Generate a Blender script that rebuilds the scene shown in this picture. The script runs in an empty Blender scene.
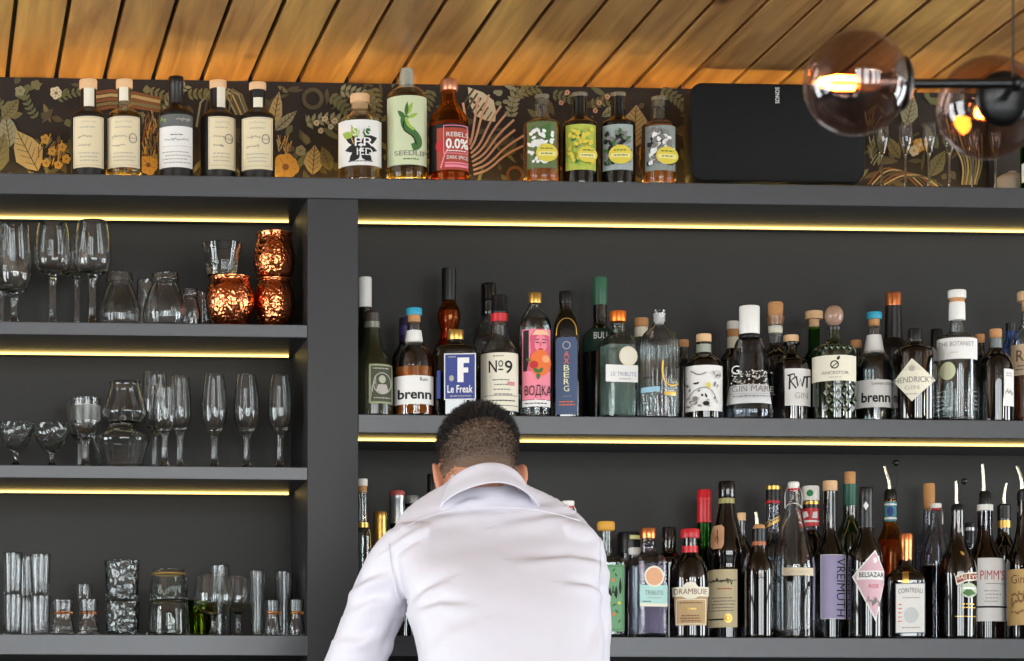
import bpy, bmesh, math, random
from mathutils import Vector, Matrix
from mathutils.geometry import tessellate_polygon
random.seed(7)
SC = bpy.context.scene
COL = SC.collection
PI = math.pi
sin, cos, asin, atan2, sqrt = math.sin, math.cos, math.asin, math.atan2, math.sqrt

# ------------------------------------------------------------------ camera model (measured from the photograph)
FPX = 3010.0
TH = math.atan(FPX / 45000.0)
PPX, PPY = -80 + FPX * math.tan(TH), 837.0
CX, CY, CZ = 0.0, -6.2, 0.75

def depth(X, Y):
    return (X - CX) * sin(TH) + (Y - CY) * cos(TH)
def scl(X, Y):
    """picture pixels per metre at a place of the room"""
    return FPX / depth(X, Y)
def W(px, py, Y):
    """measured pixel + known distance from the wall -> X, Z"""
    k = math.atan((px - PPX) / FPX)
    X = CX + (Y - CY) * math.tan(k + TH)
    return X, CZ + (PPY - py) / scl(X, Y)
def proj(p):
    d = depth(p[0], p[1])
    r = (p[0] - CX) * cos(TH) - (p[1] - CY) * sin(TH)
    return PPX + FPX * r / d, PPY - FPX * (p[2] - CZ) / d

Z_T = W(512, 180.3, 0)[1]      # tops of the shelf boards
Z_M = W(512, 415.6, 0)[1]
Z_L = W(512, 636.3, 0)[1]
Z_A = W(100, 322.4, 0)[1]
Z_B = W(100, 465.5, 0)[1]
YB = 0.28                       # back of the shelving
Z_CEIL = W(200, 80.5, YB)[1]
SHELF = {'T': Z_T, 'M': Z_M, 'L': Z_L, 'A': Z_A, 'B': Z_B, 'C': Z_L}

# ------------------------------------------------------------------ materials
MATS = {}
def lin(c):
    """sRGB 0-255 -> linear"""
    o = []
    for v in c[:3]:
        v = v / 255.0
        o.append(v / 12.92 if v <= 0.04045 else ((v + 0.055) / 1.055) ** 2.4)
    return tuple(o) + (1.0,)
def new_mat(name):
    m = bpy.data.materials.new(name)
    m.use_nodes = True
    nt = m.node_tree
    nt.nodes.clear()
    out = nt.nodes.new('ShaderNodeOutputMaterial')
    return m, nt, out
def pbr(name, rgb, rough=0.5, metal=0.0, var=0.06, scale=30.0, coat=0.0, spec=0.5, bump=0.0, bscale=60.0, trans=0.0, emit=0.0, sub=0.0, crough=.03, ior=1.45):
    """principled surface with a little procedural variation"""
    if name in MATS: return MATS[name]
    m, nt, out = new_mat(name)
    b = nt.nodes.new('ShaderNodeBsdfPrincipled')
    nt.links.new(b.outputs[0], out.inputs[0])
    c = lin(rgb)
    tc = nt.nodes.new('ShaderNodeTexCoord')
    if var > 0:
        n = nt.nodes.new('ShaderNodeTexNoise'); n.inputs['Scale'].default_value = scale; n.inputs['Detail'].default_value = 3
        nt.links.new(tc.outputs['Object'], n.inputs['Vector'])
        mx = nt.nodes.new('ShaderNodeMix'); mx.data_type = 'RGBA'
        mx.inputs[6].default_value = tuple(v * (1 - var) for v in c[:3]) + (1,)
        mx.inputs[7].default_value = tuple(min(1, v * (1 + var)) for v in c[:3]) + (1,)
        nt.links.new(n.outputs[0], mx.inputs[0]); nt.links.new(mx.outputs[2], b.inputs['Base Color'])
    else:
        b.inputs['Base Color'].default_value = c
    if bump > 0:
        n2 = nt.nodes.new('ShaderNodeTexNoise'); n2.inputs['Scale'].default_value = bscale; n2.inputs['Detail'].default_value = 4
        nt.links.new(tc.outputs['Object'], n2.inputs['Vector'])
        bp = nt.nodes.new('ShaderNodeBump'); bp.inputs['Strength'].default_value = bump; bp.inputs['Distance'].default_value = 0.004
        nt.links.new(n2.outputs[0], bp.inputs['Height']); nt.links.new(bp.outputs[0], b.inputs['Normal'])
    b.inputs['Roughness'].default_value = rough
    b.inputs['Metallic'].default_value = metal
    b.inputs['Specular IOR Level'].default_value = spec
    b.inputs['Coat Weight'].default_value = coat; b.inputs['Coat Roughness'].default_value = crough; b.inputs['IOR'].default_value = ior
    b.inputs['Transmission Weight'].default_value = trans
    if emit:
        b.inputs['Emission Color'].default_value = c; b.inputs['Emission Strength'].default_value = emit
    if sub:
        b.inputs['Subsurface Weight'].default_value = sub
        b.inputs['Subsurface Radius'].default_value = (0.012, 0.005, 0.003)
    MATS[name] = m
    return m
def glass(name, rgb, rough=0.0, ior=1.48, bump=0.0, bscale=90, kind='noise'):
    if name in MATS: return MATS[name]
    m, nt, out = new_mat(name)
    g = nt.nodes.new('ShaderNodeBsdfGlass')
    g.inputs['Color'].default_value = lin(rgb); g.inputs['Roughness'].default_value = rough; g.inputs['IOR'].default_value = ior
    nt.links.new(g.outputs[0], out.inputs[0])
    if bump > 0:
        tc = nt.nodes.new('ShaderNodeTexCoord')
        if kind == 'noise':
            n = nt.nodes.new('ShaderNodeTexNoise')
        else:
            n = nt.nodes.new('ShaderNodeTexVoronoi'); n.feature = 'F1'
        n.inputs['Scale'].default_value = bscale
        nt.links.new(tc.outputs['Object'], n.inputs['Vector'])
        bp = nt.nodes.new('ShaderNodeBump'); bp.inputs['Strength'].default_value = bump; bp.inputs['Distance'].default_value = 0.003
        nt.links.new(n.outputs[0], bp.inputs['Height']); nt.links.new(bp.outputs[0], g.inputs['Normal'])
    MATS[name] = m
    return m
def thin_glass(name, rgb, refl=1.0, milk=0.0):
    """thin-walled glass: see-through with a fresnel mirror"""
    if name in MATS: return MATS[name]
    m, nt, out = new_mat(name)
    t = nt.nodes.new('ShaderNodeBsdfTransparent'); t.inputs[0].default_value = lin(rgb)
    g = nt.nodes.new('ShaderNodeBsdfGlossy'); g.inputs['Roughness'].default_value = 0.01
    fr = nt.nodes.new('ShaderNodeFresnel')
    ge = nt.nodes.new('ShaderNodeNewGeometry'); mi = nt.nodes.new('ShaderNodeMapRange')      # same mirror from either side of the thin wall
    mi.inputs['To Min'].default_value = 1.5; mi.inputs['To Max'].default_value = 1 / 1.5
    nt.links.new(ge.outputs['Backfacing'], mi.inputs['Value']); nt.links.new(mi.outputs[0], fr.inputs[0])
    mu = nt.nodes.new('ShaderNodeMath'); mu.operation = 'MULTIPLY'; mu.inputs[1].default_value = refl; mu.use_clamp = True
    mx = nt.nodes.new('ShaderNodeMixShader')
    nt.links.new(fr.outputs[0], mu.inputs[0]); nt.links.new(mu.outputs[0], mx.inputs[0])
    nt.links.new(t.outputs[0], mx.inputs[1]); nt.links.new(g.outputs[0], mx.inputs[2])
    nt.links.new(mx.outputs[0], out.inputs[0])
    MATS[name] = m
    return m
def emitter(name, rgb, strength):
    if name in MATS: return MATS[name]
    m, nt, out = new_mat(name)
    e = nt.nodes.new('ShaderNodeEmission'); e.inputs[0].default_value = lin(rgb); e.inputs[1].default_value = strength
    nt.links.new(e.outputs[0], out.inputs[0])
    MATS[name] = m
    return m

CLEAR = glass('clear_glass', (252, 253, 253))
AQUA = glass('aqua_glass', (249, 253, 252))
SMOKE = glass('smoke_glass', (240, 241, 244))
GREENG = glass('green_glass', (120, 180, 100))
ROSEW = glass('hammered_glass', (246, 249, 248), bump=0.5, bscale=120, kind='vor')
CUT = glass('cut_glass', (248, 250, 250), bump=0.9, bscale=75, kind='vor')
FROST = glass('frosted_glass', (235, 235, 232), rough=0.45)
DARKG = pbr('dark_bottle_glass', (6, 7, 6), 0.03, coat=.8, spec=0.5)
BROWNG = pbr('brown_bottle_glass', (8, 5, 4), 0.03, coat=.8, spec=0.5)
OLIVEG = pbr('olive_bottle_glass', (31, 35, 20), 0.22, coat=0.4)
FORESTG = pbr('forest_bottle_glass', (10, 24, 9), 0.04, coat=1.0)
MATTEB = pbr('matte_black_glass', (15, 13, 12), 0.4)
BLACK = pbr('black_plastic', (16, 16, 17), 0.35)
GLOSSB = pbr('gloss_black_cap', (12, 12, 13), 0.15, coat=0.6)
WHITEP = pbr('white_plastic', (226, 224, 218), 0.35)
PAPER = pbr('white_paper', (226, 224, 220), 0.7, var=0.03)
CREAM = pbr('cream_paper', (219, 205, 170), 0.75, var=0.04)
IVORY = pbr('ivory_paper', (224, 218, 198), 0.7, var=0.03)
CORK = pbr('cork', (190, 138, 88), 0.8, var=0.25, scale=160, bump=0.3, bscale=300)
WOODCAP = pbr('pale_wood_cap', (222, 182, 138), 0.6, var=0.1, scale=60)
GOLD = pbr('gold_foil', (206, 164, 84), 0.3, metal=0.85)
COPPER = pbr('copper_cap', (214, 128, 78), 0.25, metal=0.85)
ORANGEC = pbr('orange_copper_cap', (236, 122, 40), 0.3, metal=0.6)
SILVER = pbr('silver_cap', (170, 172, 172), 0.3, metal=0.8)
STEEL = pbr('pourer_steel', (205, 200, 180), 0.25, metal=0.9)
TURQ = pbr('turquoise_cap', (48, 160, 190), 0.5)
REDC = pbr('red_foil', (190, 22, 32), 0.35)
GREENC = pbr('green_capsule', (44, 92, 66), 0.4)
INK = pbr('black_ink', (22, 20, 22), 0.7, var=0)
GREYI = pbr('grey_ink', (120, 116, 112), 0.7, var=0)
PALEI = pbr('pale_grey_ink', (172, 166, 158), 0.7, var=0)
WHITEI = pbr('white_ink', (232, 230, 226), 0.6, var=0)
REDI = pbr('red_ink', (186, 38, 44), 0.6, var=0)
BROWNI = pbr('brown_ink', (112, 66, 34), 0.6, var=0)
GOLDI = pbr('gold_ink', (205, 165, 80), 0.35, metal=0.6, var=0)
BLUEI = pbr('blue_ink', (42, 58, 130), 0.6, var=0)
GREENI = pbr('green_ink', (58, 104, 44), 0.6, var=0)
LIMEI = pbr('lime_ink', (150, 178, 70), 0.6, var=0)
ORANGEI = pbr('orange_ink', (226, 110, 44), 0.6, var=0)
PINKI = pbr('pink_ink', (232, 132, 150), 0.6, var=0)
YELLOWI = pbr('yellow_ink', (212, 192, 62), 0.5, var=0)

# ------------------------------------------------------------------ mesh helpers
def link(o, parent=None):
    COL.objects.link(o)
    if parent is not None: o.parent = parent
    return o
def mesh_obj(name, V, F, mats, idx=None, parent=None, angle=38, loc=None):
    me = bpy.data.meshes.new(name)
    me.from_pydata([tuple(v) for v in V], [], F)
    for m in (mats if isinstance(mats, (list, tuple)) else [mats]): me.materials.append(m)
    if idx: me.polygons.foreach_set('material_index', idx)
    if angle:
        me.polygons.foreach_set('use_smooth', [True] * len(me.polygons))
        me.set_sharp_from_angle(angle=math.radians(angle))
    me.update()
    o = bpy.data.objects.new(name, me)
    if loc: o.location = loc
    return link(o, parent)
def thing(name, label, cat, loc=(0, 0, 0), rz=0.0, group=None):
    o = bpy.data.objects.new(name, None)
    o.empty_display_size = 0.05
    o.location = loc; o.rotation_euler = (0, 0, rz)
    COL.objects.link(o)
    o['label'] = label; o['category'] = cat
    if group: o['group'] = group
    return o
def tag(o, label, cat, group=None):
    o['label'] = label; o['category'] = cat
    if group: o['group'] = group
    return o
def chaikin(p, n=2):
    for _ in range(n):
        q = [p[0]]
        for a, b in zip(p[:-1], p[1:]):
            q.append(tuple(0.75 * x + 0.25 * y for x, y in zip(a, b)))
            q.append(tuple(0.25 * x + 0.75 * y for x, y in zip(a, b)))
        q.append(p[-1]); p = q
    return p
class MB:
    def __init__(s): s.V = []; s.F = []; s.I = []
    def add(s, V, F, i=0):
        b = len(s.V); s.V += [tuple(v) for v in V]
        for f in F: s.F.append(tuple(b + k for k in f)); s.I.append(i)
    def box(s, x0, x1, y0, y1, z0, z1, i=0):
        V = [(x, y, z) for x in (x0, x1) for y in (y0, y1) for z in (z0, z1)]
        s.add(V, [(0, 1, 3, 2), (4, 6, 7, 5), (0, 4, 5, 1), (2, 3, 7, 6), (0, 2, 6, 4), (1, 5, 7, 3)], i)
    def tube(s, pts, r, n=10, i=0):
        """round bar along a polyline; r a number or one per point"""
        pts = [Vector(p) for p in pts]; R = r if isinstance(r, (list, tuple)) else [r] * len(pts)
        V = []; F = []; up = None
        for k, p in enumerate(pts):
            t = (pts[min(k + 1, len(pts) - 1)] - pts[max(k - 1, 0)]).normalized()
            if up is None:
                up = Vector((0, 0, 1)) if abs(t.z) < 0.9 else Vector((1, 0, 0))
            u = (up - t * up.dot(t)).normalized(); v = t.cross(u); up = u
            for j in range(n):
                a = 2 * PI * j / n
                V.append(p + (u * cos(a) + v * sin(a)) * R[k])
        for k in range(len(pts) - 1):
            for j in range(n):
                a, b = k * n + j, k * n + (j + 1) % n
                F.append((a, b, b + n, a + n))
        F.append(tuple(range(n - 1, -1, -1))); F.append(tuple(range((len(pts) - 1) * n, len(pts) * n)))
        s.add(V, F, i)
    def lathe(s, prof, n=40, i=0, M=None, sec=None, rib=None):
        """prof: (r, z[, q]) from bottom to top; q squares the section; sec=(p, aspect); rib=(k, amp, z0, z1)"""
        V = []; rows = []
        for p in prof:
            r, z = p[0], p[1]; q = p[2] if len(p) > 2 else 0.0
            if r < 1e-6:
                rows.append([len(V)]); V.append((0, 0, z)); continue
            row = []
            for j in range(n):
                a = 2 * PI * j / n - PI / 2
                c, d = cos(a), sin(a); rr = r
                if sec and q > 0:
                    pw = 2 + (sec[0] - 2) * q
                    rr = r / (abs(c) ** pw + abs(d) ** pw) ** (1 / pw)
                if rib and rib[2] <= z <= rib[3]:
                    rr *= 1 + rib[1] * (abs(cos(rib[0] * a / 2)) - 0.6)
                ay = 1 + (sec[1] - 1) * q if sec else 1.0
                row.append(len(V)); V.append((rr * c, rr * d * ay, z))
            rows.append(row)
        F = []
        for A, B in zip(rows[:-1], rows[1:]):
            if len(A) == 1 and len(B) == 1: continue
            if len(A) == 1:
                for j in range(n): F.append((A[0], B[(j + 1) % n], B[j]))
            elif len(B) == 1:
                for j in range(n): F.append((A[j], A[(j + 1) % n], B[0]))
            else:
                for j in range(n): F.append((A[j], A[(j + 1) % n], B[(j + 1) % n], B[j]))
        if M is not None: V = [M @ Vector(v) for v in V]
        s.add(V, F, i)
    def obj(s, name, mats, parent=None, angle=38, loc=None):
        return mesh_obj(name, s.V, s.F, mats, s.I, parent, angle, loc)
def lathe_obj(name, prof, mat, parent=None, n=36, sec=None, rib=None, angle=38):
    mb = MB(); mb.lathe(prof, n, 0, None, sec, rib)
    return mb.obj(name, mat, parent, angle)
def bevel(o, w=0.003, seg=2):
    m = o.modifiers.new('bevel', 'BEVEL'); m.width = w; m.segments = seg; m.limit_method = 'ANGLE'; m.angle_limit = math.radians(50)
    return o

# ------------------------------------------------------------------ lettering and print, wrapped on bottles
_TXT = {}
def text_tris(s):
    """outline letters as triangles in a 0..1 box"""
    if s in _TXT: return _TXT[s]
    cu = bpy.data.curves.new('lettering', 'FONT'); cu.body = s.lstrip('*'); cu.resolution_u = 3
    if s[0] == '*': cu.offset = .028 if s[1] == '*' else .012
    ob = bpy.data.objects.new('lettering', cu)
    me = ob.to_mesh()
    me.calc_loop_triangles()
    P = [v.co.copy() for v in me.vertices]
    T = [tuple(t.vertices) for t in me.loop_triangles]
    ob.to_mesh_clear(); bpy.data.objects.remove(ob); bpy.data.curves.remove(cu)
    x0 = min(p.x for p in P); x1 = max(p.x for p in P); y0 = min(p.y for p in P); y1 = max(p.y for p in P)
    P = [((p.x - x0) / (x1 - x0), (p.y - y0) / (y1 - y0)) for p in P]
    _TXT[s] = (P, T)
    return _TXT[s]
def poly_tris(pts):
    T = tessellate_polygon([[Vector((x, y, 0)) for x, y in pts]])
    return list(pts), [tuple(t) for t in T]
def item_tris(it):
    """one printed mark -> list of (points, triangles) in picture pixels (y down)"""
    k = it[0]
    if k == 'T':
        s, x0, y0, x1, y1 = it[1:6]; rot = it[7] if len(it) > 7 else 0
        P, T = text_tris(s)
        if rot == 90:   # reads from top to bottom
            Q = [(x0 + v * (x1 - x0), y0 + u * (y1 - y0)) for u, v in P]
        else:
            Q = [(x0 + u * (x1 - x0), y1 - v * (y1 - y0)) for u, v in P]
            if rot: # arched or slanted line
                Q = [(x, y + rot * (((x - x0) / (x1 - x0)) * 2 - 1) ** 2) for x, y in Q]
        return [(Q, T)]
    if k == 'P': return [poly_tris(it[1])]
    if k == 'R':
        x0, y0, x1, y1 = it[1:5]
        return [poly_tris([(x0, y0), (x1, y0), (x1, y1), (x0, y1)])]
    if k == 'E':
        cx, cy, rx, ry = it[1:5]
        return [poly_tris([(cx + rx * cos(2 * PI * j / 20), cy + ry * sin(2 * PI * j / 20)) for j in range(20)])]
    if k == 'O':      # ring
        cx, cy, rx, ry, w = it[1:6]
        P = [(cx + (rx - (w if j % 2 else 0)) * cos(2 * PI * (j // 2) / 20), cy + (ry - (w if j % 2 else 0)) * sin(2 * PI * (j // 2) / 20)) for j in range(40)]
        T = []
        for j in range(20):
            a, b, c, d = 2 * j, 2 * j + 1, (2 * j + 2) % 40, (2 * j + 3) % 40
            T += [(a, b, c), (b, d, c)]
        return [(P, T)]
    if k == 'B':      # box outline
        x0, y0, x1, y1, w = it[1:6]
        o = []
        for r in ((x0, y0, x1, y0 + w), (x0, y1 - w, x1, y1), (x0, y0 + w, x0 + w, y1 - w), (x1 - w, y0 + w, x1, y1 - w)):
            o.append(poly_tris([(r[0], r[1]), (r[2], r[1]), (r[2], r[3]), (r[0], r[3])]))
        return o
    if k == 'F':      # leaf: base x, y, length, width, angle (0 = up, clockwise)
        x, y, L, w, a = it[1:6]; a = math.radians(a)
        P = []
        for t, s in ((0, 0), (.15, .55), (.4, 1), (.7, .7), (1, 0), (.7, -.7), (.4, -1), (.15, -.55)):
            u, v = t * L, s * w / 2
            P.append((x + u * sin(a) + v * cos(a), y - u * cos(a) + v * sin(a)))
        return [poly_tris(P)]
    if k == 'L':      # line through points
        pts, w = it[1], it[2]; P = []; T = []
        for i, p in enumerate(pts):
            a = pts[max(i - 1, 0)]; b = pts[min(i + 1, len(pts) - 1)]
            dx, dy = b[0] - a[0], b[1] - a[1]; l = math.hypot(dx, dy) or 1
            ww = w / 2 * (1 if len(it) < 5 else max(.25, 1 - abs(i / (len(pts) - 1) - .5) * 1.4))
            P += [(p[0] - dy / l * ww, p[1] + dx / l * ww), (p[0] + dy / l * ww, p[1] - dx / l * ww)]
            if i: T += [(2 * i - 2, 2 * i - 1, 2 * i), (2 * i - 1, 2 * i + 1, 2 * i)]
        return [(P, T)]
    if k == 'S':      # lines of very small print
        x0, y0, x1, y1, n = it[1:6]; o = []; rd = random.Random(int(x0 * 7 + y0 * 13 + n))
        for i in range(n):
            y = y0 + (y1 - y0) * (i + .5) / n; h = min(1.1, (y1 - y0) / n * .45)
            x = x0 + rd.uniform(0, .12) * (x1 - x0); xe = x1 - rd.uniform(0, .15) * (x1 - x0)
            while x < xe:
                w = rd.uniform(1.2, 3.4); e = min(x + w, xe)
                o.append(poly_tris([(x, y - h / 2), (e, y - h / 2), (e, y + h / 2), (x, y + h / 2)]))
                x += w + .7
        return o
    raise ValueError(k)
def subdiv(P, T, L=3.0):
    P = list(P); out = []; st = list(T)
    while st:
        a, b, c = st.pop()
        e = [(math.hypot(P[i][0] - P[j][0], P[i][1] - P[j][1]), i, j, k) for i, j, k in ((a, b, c), (b, c, a), (c, a, b))]
        m, i, j, k = max(e)
        if m > L:
            P.append(((P[i][0] + P[j][0]) / 2, (P[i][1] + P[j][1]) / 2)); n = len(P) - 1
            st += [(i, n, k), (n, j, k)]
        else: out.append((a, b, c))
    return P, out
def print_obj(name, items, fmap, base_off, parent, step=0.00012, L=3.0, matpos=-1):
    """one mesh of printed marks; every item's last field (or the one before a rotation) is its material"""
    mb = MB(); mats = []
    for n, it in enumerate(items):
        m = next(v for v in it[1:] if isinstance(v, bpy.types.Material))
        if m not in mats: mats.append(m)
        for P, T in item_tris(it):
            P, T = subdiv(P, T, L)
            V = [fmap(x, y, base_off + step * n) for x, y in P]
            F = []
            for a, b, c in T:     # face the viewer (pixel y runs down)
                ar = (P[b][0] - P[a][0]) * (P[c][1] - P[a][1]) - (P[b][1] - P[a][1]) * (P[c][0] - P[a][0])
                F.append((a, c, b) if ar > 0 else (a, b, c))
            mb.add(V, F, mats.index(m))
    return mb.obj(name, mats, parent, angle=60)

# ------------------------------------------------------------------ bottles
class Frame:
    """a bottle's own frame: its place, its scale and its profile"""
    def __init__(s, cx, shelf, Y, rot=0.0, zb=None):
        s.cx = cx; s.Y = Y
        s.X = W(cx, 400, Y)[0]
        s.s = scl(s.X, Y)
        s.sz = scl(s.X, Y - .018)          # heights are read off the near side
        s.zb = SHELF[shelf] + 0.0006 if zb is None else zb
        s.rot = rot; s.rz = -atan2(s.X - CX, Y - CY) + rot
    def z(s, y): return CZ + (PPY - y) / s.sz - s.zb
    def y_of(s, z): return PPY - (z + s.zb - CZ) * s.sz
    def prof(s, P, n=2, base=True):
        """pixel profile (half width, y[, q]) -> metres, smoothed, with closed foot"""
        p = [((a[0] / s.s), s.z(a[1]) if a[1] is not None else 0.0, (a[2] if len(a) > 2 else 0.0)) for a in P]
        p = chaikin(p, n)
        return p
def foot(p, f=0.0025):
    r0, z0, q0 = p[0]
    return [(0, z0 + 0.001, q0), (r0 * .8, z0 + 0.001, q0), (r0 - f, z0, q0), (r0 - f * .3, z0 + f * .4, q0), (r0, z0 + f, q0)] + [a for a in p[1:] if a[1] > z0 + f]
def rad(p, z):
    for a, b in zip(p[:-1], p[1:]):
        if a[1] <= z <= b[1] and b[1] > a[1]:
            return a[0] + (b[0] - a[0]) * (z - a[1]) / (b[1] - a[1])
    return p[0][0] if z < p[0][1] else p[-1][0]
def hollow_prof(p, t, bt=None):
    """glass wall of thickness t: outside up, over the lip, inside down"""
    o = foot(p); bt = bt or t * 1.5
    inn = []
    zt = p[-1][1]
    for r, z, q in reversed(p):
        if z <= p[0][1] + bt * 1.05: continue
        inn.append((max(r - t, r * .35), min(z, zt - 0.0004), q))
    rb, zb, qb = inn[-1]
    inn.append((max(rb - t * .6, 0.001), p[0][1] + bt, qb)); inn.append((0, p[0][1] + bt, qb))
    return o + [(p[-1][0] - t * .5, zt + 0.0008, p[-1][2])] + inn
def make_map(F, prof, sec, x_mid=None):
    """picture-measured label coordinates -> the bottle's surface"""
    def fm(px, py, off):
        z = F.z(py); r = rad(prof, z)
        if sec:
            d = r * sec[1]
            ro = F.rot
            X = ((px - F.cx) / F.s - d * sin(ro)) / cos(ro)
            return (X, -d - off, z)
        t = (px - F.cx) / (r * F.s)
        a = abs(t)
        ph = asin(a) if a <= .9 else asin(.9) + (a - .9) / sqrt(1 - .81)
        ph = math.copysign(min(ph, 2.2), t)
        return (sin(ph) * (r + off), -cos(ph) * (r + off), z)
    return fm
LAB = 0.0004
def bottle(name, label, cx, shelf, Y, P, mat, caps=(), labs=(), hollow=0.0, fill=None, rot=0.0, sec=None, cat='bottle', group=None, rib=None, zb=None, body='body', n=44, sm=2, angle=38):
    F = Frame(cx, shelf, Y, rot, zb)
    root = thing(name, label, cat, (F.X, Y, F.zb), F.rz, group)
    p = F.prof(P, sm)
    if rib: rib = (rib[0], rib[1], F.z(rib[2]), F.z(rib[3]))
    nn = 96 if rib else n
    if hollow:
        lathe_obj(body, hollow_prof(p, hollow), mat, root, nn, sec, rib, angle)
    else:
        lathe_obj(body, foot(p) + [(0, p[-1][1], 0)], mat, root, nn, sec, rib, angle)
    if fill:
        fmat, fy = fill; zf = F.z(fy); t = hollow + 0.0005
        q = [(max(r - t, r * .3), z, k) for r, z, k in p if p[0][1] + hollow * 1.8 < z < zf]
        rt = max(rad(p, zf) - t, .001); qt = q[-1][2]
        q = [(0, q[0][1], q[0][2])] + q + [(rt, zf, qt), (0, zf, qt)]
        lathe_obj('liquid', q, fmat, root, nn, sec, rib, angle)
    for c in caps:
        nm, cp, cm = c[:3]; kw = c[3] if len(c) > 3 else {}
        if nm == 'pourer_spout':
            mb = MB()
            pts = [((x - cx) / F.s, -kw.get('fw', 0.0), F.z(y)) for x, y in cp]
            pts = chaikin(pts, 2); k = len(pts)
            mb.tube(pts, [0.0048 - 0.0014 * j / k for j in range(k)], 10)
            mb.obj(nm, cm, root)
            continue
        if nm in ('wire', 'stem_cord'):
            mb = MB()
            for line in cp: mb.tube(chaikin([((x - cx) / F.s, yy, F.z(y)) for x, yy, y in line], 2), kw.get('r', .0013), 8)
            mb.obj(nm, cm, root); continue
        if nm == 'ball':
            x, y, r = cp; r /= F.s
            mb = MB(); mb.lathe([(r * sin(PI * j / 12), r * -cos(PI * j / 12)) for j in range(13)], 20, 0, Matrix.Translation(((x - cx) / F.s, kw.get('y', .01), F.z(y))))
            mb.obj(nm, cm, root); continue
        dx = kw.get('dx', 0) / F.s
        q = F.prof(cp, kw.get('sm', 0))
        cr = [(0, q[0][1], 0)] + q + [(0, q[-1][1], 0)]
        mb = MB(); mb.lathe(cr, 30, 0, Matrix.Translation((dx, 0, 0)), kw.get('sec'), kw.get('rib'))
        o = mb.obj(nm, cm, root)
        if kw.get('label'): o['label'] = kw['label']
    fm = make_map(F, p, sec)
    for lb in labs:
        lname, shape, lm, items = lb[:4]; off = lb[4] if len(lb) > 4 else LAB
        parent = root
        if lm is not None:
            poly = shape if isinstance(shape, list) else None
            it = ('P', poly, lm) if poly else ('R',) + tuple(shape) + (lm,)
            lo = print_obj(lname, [it], fm, off, root)
            parent = lo
        if items: print_obj(lname if lm is None else 'print', items, fm, off + 0.00025, parent)
    return root
def simple_bottle(name, label, cx, shelf, Y, hw, neck, sh, top, mat, caps=(), labs=(), **kw):
    """upright bottle: half width, neck half width, shoulder y (end of body), shoulder top y, lip y"""
    s0, s1 = sh
    P = [(hw, None), (hw, s0 + 3), (hw, s0), (hw * .94, (s0 * .6 + s1 * .4)), (neck * 1.25, s1), (neck, s1 - 3), (neck, top)]
    return bottle(name, label, cx, shelf, Y, P, mat, caps, labs, **kw)
# ------------------------------------------------------------------ the room
X0, X1, YR = -2.6, 5.2, -8.6          # side walls and the wall behind the viewer
def struct(o):
    o['kind'] = 'structure'; return o
def sbox(name, b, mat, bev=0.0):
    mb = MB(); mb.box(*b); o = struct(mb.obj(name, mat, None, 0))
    if bev: bevel(o, bev)
    return o
PAINT = pbr('anthracite_paint', (35, 35, 37), 0.5, var=0.12, scale=9, bump=0.05, bscale=40)
PANEL = pbr('niche_panel', (29, 28, 26), 0.6, var=0.08, scale=6)
WALLP = pbr('room_plaster', (52, 49, 46), 0.8)
FLOORM = pbr('oak_floor', (44, 36, 30), 0.5, var=0.2, scale=8)
FRAMEM = pbr('window_frame_paint', (60, 60, 62), 0.5)
sbox('floor', (X0, X1, YR, YB + .1, -.1, 0), FLOORM)

def wood():
    m, nt, out = new_mat('pine_boards')
    N = nt.nodes.new; L = nt.links.new
    b = N('ShaderNodeBsdfPrincipled'); L(b.outputs[0], out.inputs[0])
    g = N('ShaderNodeNewGeometry'); tc = N('ShaderNodeTexCoord')
    mp = N('ShaderNodeMapping'); mp.inputs['Scale'].default_value = (26, 1.6, 26); L(tc.outputs['Object'], mp.inputs['Vector'])
    ad = N('ShaderNodeVectorMath'); ad.operation = 'ADD'
    ri = N('ShaderNodeVectorMath'); ri.operation = 'SCALE'; ri.inputs[0].default_value = (3, 11, 5); L(g.outputs['Random Per Island'], ri.inputs['Scale'])
    L(mp.outputs[0], ad.inputs[0]); L(ri.outputs[0], ad.inputs[1])
    n = N('ShaderNodeTexNoise'); n.inputs['Scale'].default_value = 1.0; n.inputs['Detail'].default_value = 5; n.inputs['Distortion'].default_value = 1.2
    L(ad.outputs[0], n.inputs['Vector'])
    r = N('ShaderNodeValToRGB')
    r.color_ramp.elements[0].position = .3; r.color_ramp.elements[0].color = lin((150, 104, 58))
    r.color_ramp.elements[1].position = .72; r.color_ramp.elements[1].color = lin((206, 158, 98))
    L(n.outputs[0], r.inputs[0])
    hs = N('ShaderNodeHueSaturation'); L(r.outputs[0], hs.inputs['Color'])
    mr = N('ShaderNodeMapRange'); mr.inputs['To Min'].default_value = .72; mr.inputs['To Max'].default_value = 1.12
    L(g.outputs['Random Per Island'], mr.inputs['Value']); L(mr.outputs[0], hs.inputs['Value'])
    # knots and darker sap streaks
    v = N('ShaderNodeTexVoronoi'); v.inputs['Scale'].default_value = 1.0
    mp2 = N('ShaderNodeMapping'); mp2.inputs['Scale'].default_value = (5, 2.6, 1); L(tc.outputs['Object'], mp2.inputs['Vector']); L(mp2.outputs[0], v.inputs['Vector'])
    kr = N('ShaderNodeValToRGB'); kr.color_ramp.elements[0].position = .03; kr.color_ramp.elements[0].color = (.16, .10, .06, 1)
    kr.color_ramp.elements[1].position = .11; kr.color_ramp.elements[1].color = (1, 1, 1, 1); L(v.outputs['Distance'], kr.inputs[0])
    mx = N('ShaderNodeMix'); mx.data_type = 'RGBA'; mx.blend_type = 'MULTIPLY'; mx.inputs[0].default_value = .75
    L(hs.outputs[0], mx.inputs[6]); L(kr.outputs[0], mx.inputs[7]); L(mx.outputs[2], b.inputs['Base Color'])
    b.inputs['Roughness'].default_value = .45
    return m
WOODM = wood()
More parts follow.
